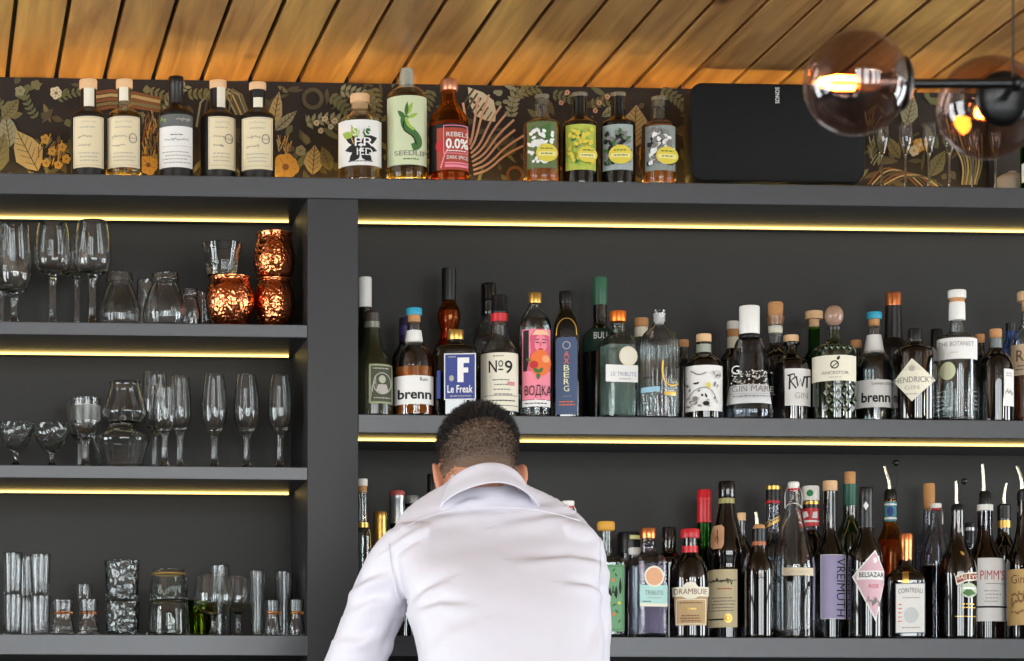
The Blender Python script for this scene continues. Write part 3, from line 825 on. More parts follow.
simple_bottle('spirit_bottle', 'green bottle with white label by the pale bowl on the uppermost board', 1038, 'T', .06, 17, 6, (140, 126), 105, GREENG, [('cap', [(7, 106), (7, 97)], WHITEP)],
    [('label', (1022.5, 163, 1053, 182), PAPER, [('S', 1028, 166, 1050, 180, 3, GREYI)])], hollow=.003, fill=(WATERL, 130), group=GT)

# ------------------------------------------------------------------ middle bar shelf, from the upright outwards
def M(name, label, cx, Y, *a, **k): return bottle(name, label, cx, 'M', Y, *a, group=GM, **k)
def MS(name, label, cx, Y, *a, **k): return simple_bottle(name, label, cx, 'M', Y, *a, group=GM, **k)
MS('spirit_bottle', 'tall white-capped dark bottle half hidden by the thick upright on the middle shelf', 365, .2, 17, 6, (345, 325), 300, DARKG, [('capsule', [(6.8, 306), (6.8, 278), (6.2, 276)], WHITEP)])
M('rum_bottle', 'dark olive bottle with pale green portrait label against the upright on the middle shelf', 372, .06, [(21.3, None), (21.6, 378), (20, 362), (12, 348), (8.6, 338), (7.6, 320), (7.4, 316)], OLIVEG,
    [('cap', [(7.7, 320), (7.9, 312), (6, 309.6)], pbr('brown_cap', (60, 52, 44), .5)), ('neck_band', [(8.0, 327), (8.0, 320.5)], pbr('olive_silver_band', (120, 120, 106), .4, metal=.3))],
    [('label', (369, 365.5, 392.3, 405), pbr('sage_label', (146, 150, 118), .7), [('R', 371, 367.5, 391, 403, pbr('moss_label', (66, 72, 50), .7)), ('S', 372.5, 368, 390, 372, 1, PALEI), ('O', 382, 385, 9, 11, .9, PALEI), ('E', 382, 381, 3.4, 4, PALEI), ('P', [(376, 392), (378, 386), (386, 386), (388, 393), (382, 396)], PALEI), ('E', 382, 381.5, 2, 2.5, pbr('sage_ink', (176, 176, 146), .7, var=0)), ('S', 373, 397, 391, 402, 1, PALEI), scrib(371.5, 374, 376, 396, PALEI, .8, seed=2)])])
MS('spirit_bottle', 'small purple-banded dark bottle behind the turquoise-capped amber one', 405, .2, 13, 5.4, (358, 345), 330, DARKG, [('capsule', [(5.6, 343), (5.6, 318), (5, 316.5)], pbr('purple_foil', (44, 34, 66), .4)), ('neck_band', [(5.8, 334), (5.8, 325)], pbr('violet_band', (72, 60, 120), .4))])
BRENN = [('T', '**brenn', 398, 390.5, 431, 400.5, INK)]
M('rum_bottle', 'turquoise-capped bottle with amber rum and white label in bold black lower-case letters', 414, .06, [(20, None), (20.1, 372), (19.6, 360), (17, 351), (10, 344), (7.4, 338), (6.8, 328), (6.8, 321)], CLEAR,
    [('cork', [(6.2, 321), (6.4, 313)], CORK), ('cap', [(7.8, 314), (8, 313), (8, 308), (7.4, 307)], TURQ), ('neck_tag', [(8.4, 342), (8.8, 339), (7.3, 329.5)], PAPER)],
    [('label', (394.6, 377, 433.2, 405.5), PAPER, BRENN), ('small_print', None, None, [('T', 'Rum', 420, 379, 427, 382.5, INK)], .001)], hollow=.003, fill=(WHISKY, 367))
M('whisky_bottle', 'tall amber bottle with bulbous neck and long black capsule behind the blue-labelled square one', 449, .18, [(20, None), (20, 366), (17, 352), (9, 336), (8, 330), (11.6, 318), (11, 308), (6.4, 301), (6.6, 296)], DKAMB,
    [('capsule', [(7.1, 299), (7.2, 270), (7, 267)], BLACK), ('neck_band', [(8.6, 339), (8.2, 331)], REDC)], hollow=.003, fill=(WHISKY, 310))
M('spirit_bottle', 'square black bottle with blue label bearing a big white letter', 455.6, .06, [(20, None, 1), (20.3, 356, 1), (20, 350, 1), (18, 346, .8), (9, 343.5, 0), (7.4, 342, 0), (7.4, 337, 0)], DARKG,
    [('cap', [(8, 338.5), (8.2, 337), (8.2, 330), (7.6, 329)], GOLD)],
    [('label', (444.3, 355.3, 475.6, 401.5), pbr('royal_blue_label', (52, 66, 132), .6), [('B', 444.3, 355.3, 475.6, 401.5, 1, PAPER), ('P', [(457.4, 359.5), (469, 359.5), (469, 365), (463.4, 365), (463.4, 369.5), (468, 369.5), (468, 374.5), (463.4, 374.5), (463.4, 384), (457.4, 384)], WHITEI), ('E', 451.5, 380, 2.4, 3, PALEI), ('T', '*Le Freak', 447.5, 387, 472.5, 394.5, WHITEI), ('S', 448, 396, 472, 399.5, 1, PALEI), ('S', 448, 357.5, 456, 360, 1, PALEI)]),
     ('side_label', (437, 372, 440.5, 400), BLUEI, [])], sec=(9, 1), rot=.0)
M('liqueur_bottle', 'textured clear bottle with tall black screw neck behind the cream-labelled one', 488.6, .19, [(18, None), (18.5, 350), (17, 335), (10, 324), (6.6, 314), (6.4, 300)], CUT,
    [('capsule', [(7.2, 314), (7.6, 313), (7.2, 309), (7.2, 300), (8, 299), (7.4, 296), (7.8, 284), (7, 282)], GLOSSB)], hollow=.0035)
M('vodka_bottle', 'clear bottle with wide cream label, red neck band and black cap', 499.3, .06, [(19.6, None), (19.7, 362), (19, 352), (15, 344), (9.4, 336), (8, 328), (7.8, 316)], CLEAR,
    [('cap', [(8.4, 312), (8.6, 310), (7.4, 308), (7.6, 296), (7, 294)], BLACK), ('neck_band', [(8.5, 320.5), (8.5, 312.5)], REDC)],
    [('label', (481, 354, 518, 412), IVORY, [('S', 493, 356, 505, 359, 1, GREYI), ('T', '*N', 489, 362, 497, 374, INK), ('T', 'o', 498.4, 362, 503, 368.6, INK), ('R', 498.4, 370.5, 503, 372, INK), ('T', '*9', 504.6, 362, 512, 375, INK), ('S', 492, 379, 512, 398, 4, GREYI), ('R', 507, 383, 514, 387, pbr('faded_red', (206, 140, 140), .7, var=0)), ('L', [(484, 397), (516, 397)], .6, GREYI), ('S', 484, 400, 516, 404, 1, INK), ('L', [(483, 407), (517, 407)], .8, GREYI)])], hollow=.003, fill=(WATERL, 350))
FACE = [('R', 523.5, 331, 529, 372, INK), ('P', [(527, 372), (531, 352), (530, 338), (535, 330), (544, 330), (549, 338), (550, 364), (550, 372)], pbr('deep_pink_ink', (206, 84, 110), .6, var=0)), ('P', [(532, 336), (536, 331), (546, 331.5), (548.5, 336)], pbr('peach_ink', (236, 186, 150), .6, var=0)),
        ('E', 540.5, 345, 6, 9, PINKI), ('L', [(535, 341), (539, 340.4)], .8, INK), ('L', [(542, 340.4), (546, 341)], .8, INK), ('L', [(535.5, 343.5), (539, 344)], 1, INK), ('L', [(542, 344), (545.5, 343.5)], 1, INK), ('L', [(540.6, 343), (540, 348)], .6, REDI), ('E', 540.5, 350.4, 2.2, .9, REDI),
        ('E', 540, 364, 10, 13, ORANGEI), ('E', 534, 366, 4, 4, REDI), ('E', 545, 360, 3.4, 3.6, pbr('peach2_ink', (240, 160, 110), .6, var=0)), ('F', 538, 374, 7, 4, -40, GREENI), ('F', 538, 374, 7, 4, 40, GREENI), ('F', 538, 374, 7, 4, 180, GREENI), ('F', 531, 362, 5, 3, -60, GREENI)]
M('vodka_bottle', 'clear bottle with pink label showing a woman in an orange flowered shawl', 535, .06, [(16, None), (16.2, 330), (15.8, 322), (13, 315), (7.5, 308), (6, 303), (5.8, 299)], CLEAR,
    [('cap', [(6.6, 302), (6.7, 300), (6.7, 292.5), (6, 291.4)], GOLD)],
    [('label', (522.5, 330, 550, 400.5), PINKI, FACE + [('T', 'BOДKA', 525.5, 386, 550.5, 398.5, INK)]), ('lower_label', (522.5, 401, 550, 407.5), PAPER, [('S', 524, 402, 549, 406.5, 1, INK)])], hollow=.003, fill=(WATERL, 318))
M('spirit_bottle', 'black arched bottle with steel-blue face and letters running down it', 566, .07, [(13.2, None, 1), (13.4, 345, 1), (13.2, 330, .9), (10, 316, .3), (6.6, 310, 0), (6.3, 300, 0)], DARKG,
    [('cap', [(6.8, 302), (6.8, 291), (6.2, 290)], BLACK)],
    [('face_panel', [(556, 415), (556, 342), (558, 338), (575, 338), (577, 342), (577, 415)], pbr('steel_blue_face', (50, 70, 106), .45), [('L', chaikin([(556.4, 336), (557, 327), (561, 320), (566.5, 318), (572, 320), (576, 327), (576.6, 336)], 2), .9, GOLDI), ('O', 566.5, 346, 4, 4, .8, PALEI)]
      + [('T', c, 563.8, 352 + i * 6.9, 569.2, 357.6 + i * 6.9, m) for i, (c, m) in enumerate(zip('AXBERG', [ORANGEI, ORANGEI] + [pbr('pale_lemon_ink', (226, 226, 176), .5, var=0)] * 4))] + [('S', 559, 401, 575, 407, 2, ORANGEI), ('S', 562, 396, 572, 398, 1, GREYI)])], sec=(7, 1))
MS('gin_bottle', 'dark bottle with long sage green capsule behind the copper-capped aqua one on the middle shelf', 600, .16, 18, 6.6, (338, 326), 300, DARKG, [('capsule', [(7.1, 304), (7.3, 303), (7.2, 278), (6.6, 276)], GREENC), ('neck_glass', [(6.8, 318), (6.8, 304.5)], SMOKE)],
    [('label', (584, 328, 615, 352), pbr('bottle_green_label', (24, 52, 40), .6), [('T', 'BULL', 594, 333, 609, 340, WHITEI)])])
M('gin_bottle', 'aqua ribbed square bottle with orange-copper cap and round white seal', 618, .07, [(15.4, None, 1), (15.6, 346, 1), (15.4, 340, 1), (13, 336, .7), (7.4, 333, 0), (6.4, 326, 0), (7.6, 323.5, 0), (6.2, 320, 0)], AQUA,
    [('cap', [(8, 320.5), (8.3, 319.4), (8.3, 311), (7.8, 310)], ORANGEC)],
    [('label', (606, 366, 637.5, 383), PAPER, [('T', 'LE TRIBUTE', 611, 373, 636, 377, pbr('lilac_grey_ink', (150, 140, 170), .6, var=0)), ('S', 618, 378.5, 632, 381, 1, PALEI)]), ('seal', [(628 + 9 * cos(2 * PI * j / 24), 357 + 9.8 * sin(2 * PI * j / 24)) for j in range(24)], IVORY, [('O', 628, 357, 8, 8.8, .6, pbr('peach_print', (232, 200, 170), .6, var=0))], .0009)], hollow=.003, fill=(pbr('aqua_liquid', (206, 226, 218), 0.0, var=0, trans=.78, ior=1.34), 345), sec=(8, 1), rot=.38, rib=(64, .012, 636, 342))
MS('spirit_bottle', 'small corked pale bottle wedged behind the aqua and the fluted clear bottles', 641, .19, 13, 6, (350, 338), 330, CLEAR, [('cork', [(6, 336), (6.2, 326), (7.4, 325), (7.4, 318), (7, 317)], CORK), ('neck_band', [(6.8, 336), (6.6, 326)], IVORY)], hollow=.003)
M('gin_bottle', 'clear fluted round-shouldered bottle with flared glass mouth and gold-blue print', 659.3, .06, [(19.6, None), (19.8, 350), (19.4, 340), (15, 331), (7.6, 325), (5.6, 320), (5.8, 314), (7, 309.5)], CLEAR,
    [('stopper', [(4.4, 323), (5, 313), (5.6, 312)], PAPER)],
    [('print_label', (642, 388, 660, 393), pbr('pale_blue_label', (148, 190, 210), .6), [], .0016), ('emblem', (664, 393, 675, 396.5), GOLDI, [('L', chaikin([(663, 362), (662, 372), (664, 384), (672, 388), (677, 384)], 2), 1.4, GOLDI)], .0018),
     ('print', None, None, [('T', 'KIN', 659, 371, 676, 380, INK), ('S', 643, 377, 657, 380, 1, INK)], .0018)], hollow=.003, fill=(WATERL, 340), rib=(22, .085, 412, 332), angle=75)
MS('gin_bottle', 'small dark corked bottle half behind the botanical-print bottle', 683.6, .18, 11, 4.8, (370, 360), 346, DARKG, [('cork', [(4.6, 347), (4.8, 345.4), (5.2, 345), (5.2, 339.5), (4.8, 338.6)], CORK)])
r_ = random.Random(5)
BOT = [('F', r_.uniform(687, 719), r_.uniform(372, 409), r_.uniform(3, 6), 2.2, r_.uniform(0, 360), r_.choice([INK, GREYI, GREYI, PALEI])) for i in range(26)] + [('E', 708, 387, 2, 3, YELLOWI), ('L', chaikin([(688, 402), (694, 392), (704, 388), (712, 392), (716, 404)], 2), .7, GREYI), ('L', chaikin([(692, 372), (699, 377), (706, 374)], 2), .7, INK), ('E', 696, 400, 2.4, 2.6, GREYI), ('E', 706, 405, 3, 2.4, INK), ('O', 716, 376, 3, 4, .7, PALEI)]
M('gin_bottle', 'dark amber bottle with white label of scattered botanical drawings and pale cork', 703.7, .06, [(19.2, None), (19.3, 372), (18.6, 362), (14, 357), (8, 353.5), (7, 350), (7, 341)], BROWNG,
    [('cork', [(6.6, 342), (6.8, 340.8), (7.6, 340.5), (7.6, 334), (7, 333)], WOODCAP), ('neck_band', [(7.5, 354), (7.3, 343.4)], pbr('grey_green_band', (150, 156, 142), .5))], [('label', (686, 366.5, 722, 412), PAPER, BOT)])
MS('spirit_bottle', 'white-topped corked bottle behind the tapered white-capped gin bottle', 733, .19, 13, 5.6, (360, 350), 334, BROWNG, [('neck_band', [(6, 348), (5.8, 336)], IVORY), ('cork', [(5.8, 336), (5.8, 327)], CORK), ('cap', [(6.2, 328), (6.2, 321), (5.6, 320)], WHITEP)])
r_ = random.Random(9)
def taper_hw(y): return 14.5 + 9.8 * (y - 342) / 70
SPK = [('F', r_.uniform(749 - 14, 749 + 18), r_.uniform(372, 389), r_.uniform(1.8, 3.2), 1.2, r_.uniform(0, 360), PALEI if i % 3 else WHITEI) for i in range(90)]
M('gin_bottle', 'tapered clear bottle with big white cap and frosted white lower half', 749.4, .06, [(22.6, None), (24.2, 413), (24, 408), (20, 380), (15.5, 346), (13, 339), (9.6, 336), (9.4, 333)], SMOKE,
    [('cap', [(10, 333), (10.2, 332), (10.2, 306), (9.6, 305)], WHITEP), ('collar', [(10.6, 337.5), (10.8, 335), (10.2, 333.4)], BLACK)],
    [('print', None, None, SPK + [('T', 'GIN MARE', 736, 388, 768, 394, GREYI), ('S', 734, 397, 768, 400, 1, GREYI), ('T', 'G', 736, 367, 742, 376, WHITEI), ('L', [(733, 396), (769, 396)], .4, GREYI)], .0012), ('frosted_band', [(749 - .9 * taper_hw(388), 386), (749 + .9 * taper_hw(386), 386), (749 + .93 * taper_hw(405), 405), (749 - .93 * taper_hw(405), 405)], pbr('frosted_white_band', (206, 206, 206), .6), [], .0008)], hollow=.003, fill=(WATERL, 352))
M('tonic_bottle', 'brown bottle closed by a tapered glass tube with a bulky cork, behind the white-labelled gin', 775.5, .17, [(17, None), (17.5, 368), (16.5, 356), (10, 349.5), (6, 346), (5.6, 342)], BROWNG,
    [('glass_tube', [(5.4, 344), (6.2, 333), (8.6, 318), (8.9, 315)], CLEAR), ('cork', [(5.2, 323), (6, 318), (7.4, 312), (7.6, 303), (6.6, 301)], CORK), ('neck_band', [(6.9, 332), (7.3, 325)], IVORY)], [])
M('gin_bottle', 'dark round-shouldered bottle with white label in black brush letters and pale cork', 791, .088, [(19.3, None), (19.8, 372), (19, 363), (15, 358.5), (8, 355), (6, 350), (5.8, 343)], BROWNG,
    [('cork', [(5.6, 343), (5.8, 341), (7.6, 340.6), (7.6, 335), (7, 334)], WOODCAP), ('collar', [(8.4, 343.6), (8.8, 342.4), (8.4, 341)], DARKG)],
    [('label', (785, 370, 810, 407), PAPER, [('L', [(787.5, 377), (790, 376), (789.5, 391)], 1.6, INK), ('L', [(788, 377), (794, 375.5), (795, 379), (790.5, 382.5), (796, 390)], 1.5, INK), ('L', [(796, 378), (797.6, 388), (800, 381), (801.6, 388), (804, 377.5)], 1.5, INK), ('L', [(803, 379), (809.6, 377)], 1.6, INK), ('L', [(806.4, 378), (806, 389)], 1.6, INK), ('T', 'GIN', 795, 394, 807, 400, PALEI)])])
MS('gin_bottle', 'bright green bottle with flat pale cork beside the ball-stoppered one', 814, .18, 15, 5.6, (372, 352), 326, GREENG, [('cork', [(5, 328), (5.2, 318.4), (8.9, 318), (8.9, 311), (8.2, 310)], WOODCAP)], hollow=.003, fill=(pbr('green_liquid', (58, 128, 40), 0.0, var=0, trans=.5, ior=1.34), 345))
DIA = []; DIAM = pbr('facet_edge', (84, 96, 78), .25, var=0)  # flat diamonds: the relief's shade and glint are put into the colours
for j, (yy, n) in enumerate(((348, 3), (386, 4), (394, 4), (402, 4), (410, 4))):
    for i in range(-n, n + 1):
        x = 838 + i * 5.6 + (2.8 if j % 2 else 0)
        if 826 < x < 853: DIA += [('P', [(x - 2.6, yy), (x, yy - 4), (x + 2.6, yy), (x, yy + 4)], DIAM), ('P', [(x - 2, yy), (x, yy - 3.2), (x + 2, yy), (x + .4, yy + .6)], pbr('facet_shade', (16, 22, 14), .2, var=0)), ('P', [(x - 1.8, yy + .6), (x - .2, yy + 1), (x, yy + 3.2)], pbr('facet_glint', (176, 184, 170), .3, var=0))]
M('gin_bottle', 'broad dark green bottle with diamond relief, cream band label and sphere stopper', 834, .06, [(21.8, None), (22, 356), (21.8, 350), (19, 345.5), (8, 342), (6.4, 338), (6.4, 328)], FORESTG,
    [('stopper', [(6.6, 329), (6.8, 326), (4, 324.5)], BLACK), ('stopper_ball', [(3.4, 324.6), (7, 322), (9, 317.5), (9.4, 313.5), (8, 308), (5, 305), (2, 304)], pbr('taupe_wood_ball', (160, 128, 108), .3, coat=.4), {'sm': 1})],
    [('label', (812.6, 357, 855.4, 382.5), IVORY, [('O', 834.5, 366.5, 4.2, 4.2, 1.2, INK), ('F', 837, 362, 5, 3, 30, INK), ('L', [(832, 369), (838, 364)], .9, INK), ('T', 'ANCESTOR', 822, 373, 848, 376, GREYI), ('S', 829, 378, 841, 380, 1, PALEI)], .0007), ('print', None, None, [d for d in DIA if d[1][0][1] > 370]), ('print', None, None, [d for d in DIA if d[1][0][1] < 370])])
MS('gin_bottle', 'small corked bottle peeping out behind the diamond-relief bottle', 856, .19, 11, 4.6, (368, 360), 346, DARKG, [('cork', [(4.4, 348), (4.6, 347), (5.4, 346.6), (5.4, 340), (5, 339)], CORK)])
M('gin_bottle', 'turquoise-capped clear bottle with white label in bold black lower-case letters and a paper tag', 874, .102, [(18.7, None), (19.1, 374), (18.6, 364), (15, 356), (8.4, 349), (6.6, 341), (6, 332), (6, 324)], CLEAR,
    [('cork', [(5.4, 325), (5.7, 317)], CORK), ('cap', [(7.4, 318), (7.8, 317), (7.8, 312), (7.2, 311)], TURQ), ('neck_tag', [(10.4, 353), (9.6, 348), (7.2, 334)], PAPER)],
    [('label', (855.8, 381, 892.4, 408.5), PAPER, [('T', '**brenn', 862, 393.5, 889.5, 403.6, INK)]), ('small_print', None, None, [('T', 'London Dry', 872, 383.5, 891.4, 387, INK)], .001)], hollow=.003, fill=(WATERL, 362))
MS('spirit_bottle', 'tall black wine-shaped bottle with copper top behind the diamond-labelled brown one', 893.4, .18, 17, 7.6, (352, 338), 306, MATTEB, [('capsule', [(9, 338), (8, 304.5)], MATTEB), ('cap', [(8.1, 304.5), (8.2, 293), (7.6, 291.5)], COPPER)])
M('gin_bottle', 'squat brown-black apothecary bottle with cream diamond label and black cap', 915, .052, [(21.2, None), (21.6, 356), (21, 350), (17, 346), (8.4, 343.5), (7.6, 341), (7.6, 338)], BROWNG,
    [('cap', [(7.6, 341.5), (7.8, 339), (7, 338.5), (7, 329), (6.4, 327.6)], BLACK)],
    [('label', [(894.5, 381.5), (912, 360), (934.6, 381.5), (912, 403)], IVORY, [('P', [(902, 372), (912, 363), (922.5, 372)], pbr('diamond_tint', (214, 206, 180), .7, var=0)), ('T', "HENDRICK'S", 895.6, 378, 933, 384, GREYI), ('T', 'GIN', 905, 387, 919, 391, PALEI), ('E', 912, 370, 3, 3, PALEI), ('S', 906, 394, 918, 397, 1, PALEI)])])
MS('spirit_bottle', 'short black-capped bottle peeping out behind the tall white-capped one', 936.8, .19, 12, 5.6, (366, 358), 342, DARKG, [('cap', [(6, 346), (6, 329), (5.4, 328)], BLACK)])
r_ = random.Random(4)
EMB = [scrib(938.5, 391 + 4.4 * i, 976, 394 + 4.4 * i, PALEI, .5, seed=30 + i) for i in range(5)]
M('gin_bottle', 'tall clear square-shouldered bottle with white wrapped neck, white cap and white band label', 957, .06, [(20.4, None), (20.6, 346), (20.4, 340), (18.6, 335.5), (9, 332.5), (7.2, 329), (6.8, 318), (6.8, 300)], CLEAR,
    [('neck_wrap', [(7.6, 319), (8.2, 318), (7.8, 302), (7.4, 301)], PAPER), ('cork', [(7.4, 301.2), (7.4, 297)], CORK), ('cap', [(8.8, 297), (9, 296), (9, 290), (8.4, 289)], WHITEP)],
    [('label', (937.4, 339, 976.4, 360.5), PAPER, [('T', 'THE BOTANIST', 939.5, 343, 973, 347.5, GREYI), scrib(950, 352, 958, 356, PALEI, .7, seed=6)]), ('print', None, None, EMB), ('seal', [(948 + 7.6 * cos(2 * PI * j / 20), 372 + 9 * sin(2 * PI * j / 20)) for j in range(20)], pbr('pale_yellow_seal', (204, 206, 168), .6), [])], hollow=.0035, fill=(WATERL, 340))
MS('gin_bottle', 'small corked clear-necked bottle behind the black rainbow-sheened one', 980, .17, 12, 4.6, (368, 356), 342, DARKG, [('cork', [(4, 350), (4.2, 340.5), (4.6, 340), (4.6, 334), (4.2, 333)], CORK)])
M('gin_bottle', 'glossy black broad-shouldered bottle with natural cork and a sideways white label', 995.5, .06, [(18, None), (18.2, 372), (17.6, 362), (13, 355), (7, 350), (6, 345), (6, 337)], DARKG,
    [('cork', [(5.4, 338), (5.6, 336), (6.2, 335.6), (6.2, 329), (5.8, 328)], CORK), ('neck_band', [(6.4, 347), (6.3, 337.4)], pbr('grey_glass_band', (110, 116, 116), .3))], [('label', (1003.6, 370, 1013, 407), PAPER, [scrib(1005, 385, 1012, 402, GREYI, .8, seed=12), ('S', 1005, 373, 1012, 378, 2, PALEI)])])
MS('gin_bottle', 'bright blue bottle squeezed behind the black bottle and the amber one', 1011, .17, 12, 5, (352, 340), 328, pbr('cobalt_glass', (16, 62, 128), .06, coat=1), [('cap', [(5.2, 330), (5.2, 322)], BLACK)])
M('whisky_bottle', 'corked amber bottle with beige label at the far end of the middle shelf', 1028, .1, [(18, None), (18.2, 350), (17.6, 340), (14, 332), (8, 326), (6.6, 318), (6.4, 306)], CLEAR,
    [('cork', [(6, 310), (6.2, 301), (10.6, 300), (10.8, 292), (10, 290.6)], WOODCAP)], [('label', (1012, 345, 1044, 376), pbr('beige_label', (206, 184, 152), .7), [('T', 'R', 1017, 351, 1024, 362, BROWNI), ('S', 1016, 365, 1040, 372, 2, BROWNI)])], hollow=.003, fill=(pbr('dark_amber_liquid', (120, 66, 30), 0.0, var=0, trans=.6, ior=1.36), 376))

# ------------------------------------------------------------------ lowest bar shelf
def L_(name, label, cx, Y, *a, **k): return bottle(name, label, cx, 'L', Y, *a, group=GL, **k)
def LS(name, label, cx, Y, *a, **k): return simple_bottle(name, label, cx, 'L', Y, *a, group=GL, **k)
L_('grappa_bottle', 'slender clear bottle with white-topped cork tight against the upright on the lowest shelf', 362.6, .038, [(8.4, None), (8.6, 540), (8, 531), (5.4, 526), (4.6, 520), (4.6, 490)], CLEAR,
    [('cork', [(4.2, 492), (4.4, 484.6)], CORK), ('cap', [(5, 485), (5, 479), (4.6, 478)], WHITEP), ('neck_ring', [(6.4, 527), (6.4, 522)], GOLD)], hollow=.002, fill=(WATERL, 530))
LS('wine_bottle', 'gold-foiled wine bottle beside the shoulder of the man in the white shirt', 380, .085, 14, 6.2, (580, 556), 515, FORESTG, [('capsule', [(7.2, 548), (6.6, 519), (6.8, 518), (6.8, 512), (6.2, 511)], GOLD)])
LS('liqueur_bottle', 'grey-capsuled bottle with red rim on top behind the shoulder of the man', 397, .14, 14, 7, (556, 540), 494, DARKG, [('capsule', [(8, 523), (7.4, 500), (7.8, 499), (7.8, 495)], SILVER), ('cap_top', [(7.9, 495), (7.9, 491.4), (7, 490)], pbr('dull_red_cap', (176, 84, 84), .4))])
LS('liqueur_bottle', 'silver screw-capped bottle, black ring below the cap, behind the shoulder of the man', 411.6, .2, 13, 6.4, (556, 540), 499, SILVER, [('cap', [(7.2, 503), (7.4, 502), (7.4, 496), (6.8, 495)], pbr('grey_screw_cap', (140, 142, 140), .4, metal=.4)), ('neck_ring', [(7, 506), (7, 503)], BLACK)])
LS('wine_bottle', 'black slim bottle with pale neck ring hidden beside the ear of the man', 433.6, .14, 15, 6.2, (556, 536), 476, DARKG, [('neck_ring', [(6.6, 496), (6.6, 493)], SILVER), ('capsule', [(6.5, 492.6), (6.5, 474), (6, 473)], BLACK)])
L_('swing_top_bottle', 'white-stoppered swing-top bottle with red seal behind the shoulder of the shirt', 568, .12, [(19, None), (19.5, 590), (16, 560), (8, 530), (6, 516), (6, 508)], CLEAR,
    [('stopper', [(5.6, 505.4), (6.4, 504), (6.4, 500.6), (5.6, 500)], WHITEP), ('seal', [(5.8, 508.4), (5.8, 505.4)], REDC), ('wire', [[(561, -.004, 517), (561, -.004, 509), (564, 0, 503), (572, 0, 503), (576, -.004, 509), (576.4, -.004, 517)]], SILVER)], hollow=.003)
LEAFP = [('T', 'A', 611, 586, 615, 597, INK), ('T', 'B', 605, 586, 609.6, 597, INK), ('F', 620, 596, 18, 3, 0, INK), ('F', 616, 600, 14, 3, 0, INK), ('F', 609, 600, 12, 3.4, 5, INK)] + [('E', x, y, 1.6, 1.6, m) for x, y, m in ((608, 573, YELLOWI), (604, 582, ORANGEI), (613, 581, ORANGEI), (606, 612, ORANGEI), (614, 615, ORANGEI), (619, 604, YELLOWI), (610, 622, YELLOWI))] + [('F', x, y, 5, 2, a, GREENI) for x, y, a in ((612, 573, 40), (617, 578, -30), (606, 606, 20), (618, 614, -40), (612, 607, 60), (605, 620, 0), (618, 624, 30))] + [('B', 603.5, 567, 623, 630.5, .6, GREENI)]
L_('gin_bottle', 'square bottle with mint green floral label and mustard cap beside the white shirt', 606, .06, [(18.6, None, 1), (18.8, 566, 1), (18.6, 561, 1), (16, 558, .8), (7, 556.4, 0), (5.2, 553, 0), (5.2, 530, 0)], AQUA,
    [('cork', [(4.8, 531), (5, 529)], CORK), ('cap', [(7.6, 530), (8.8, 528), (8.9, 523), (8, 521)], pbr('mustard_cap', (206, 150, 52), .5))], [('label', (590, 565.5, 624, 632), pbr('mint_label', (104, 152, 112), .6), LEAFP)], hollow=.003, fill=(WATERL, 566), sec=(8, 1))
LS('spirit_bottle', 'wide black cap with pale gold print, on a bottle behind the lavender one', 629, .215, 14, 9.4, (575, 566), 548, DARKG, [('capsule', [(11, 553), (11.4, 551), (11.4, 534), (10.4, 531.6)], BLACK)], [('cap_print', (629.5, 535.6, 639.4, 539.6), pbr('pale_gold_print', (206, 204, 136), .5), [], .0105)])
LS('spirit_bottle', 'dark bottle with squat white cap just behind the lavender ribbed one', 634.5, .145, 11, 5.4, (572, 564), 552, BROWNG, [('cap', [(6, 554), (6, 548), (5.4, 547)], WHITEP)])
L_('gin_bottle', 'lavender ribbed square bottle with copper cap, mint label and round copper seal', 648, .06, [(15.6, None, 1), (15.8, 565, 1), (15.6, 559, 1), (13, 555.6, .7), (7.6, 553, 0), (6.4, 546, 0), (8.4, 543, 0), (6.4, 539, 0), (6.4, 537, 0)], glass('lavender_glass', (251, 250, 253)),
    [('cap', [(7.8, 538), (8, 537), (8, 528.4), (7.4, 527.4)], COPPER)],
    [('label', (640, 585.5, 667, 607), pbr('mint_blue_label', (166, 206, 200), .6), [('T', 'TRIBUTE', 645, 591, 663, 595.4, GREYI), ('S', 646, 597, 662, 599.4, 1, PALEI), ('R', 640, 604, 667, 607, IVORY), ('S', 642, 601, 651, 603, 1, INK)]), ('seal', [(654 + 10 * cos(2 * PI * j / 24), 577 + 10.6 * sin(2 * PI * j / 24)) for j in range(24)], IVORY, [('E', 654, 577, 8.2, 8.8, pbr('copper_print', (214, 160, 120), .5))], .0009)], hollow=.003, fill=(LAVL, 566), sec=(8, 1), rot=.38, rib=(64, .012, 634, 562))
LS('liqueur_bottle', 'dark bottle with long plain black cap behind the lavender ribbed and the red-capped bottles', 669, .15, 15, 6.6, (562, 553), 540, BROWNG, [('cap', [(7, 546), (7, 528), (6.4, 526.4)], GLOSSB)])
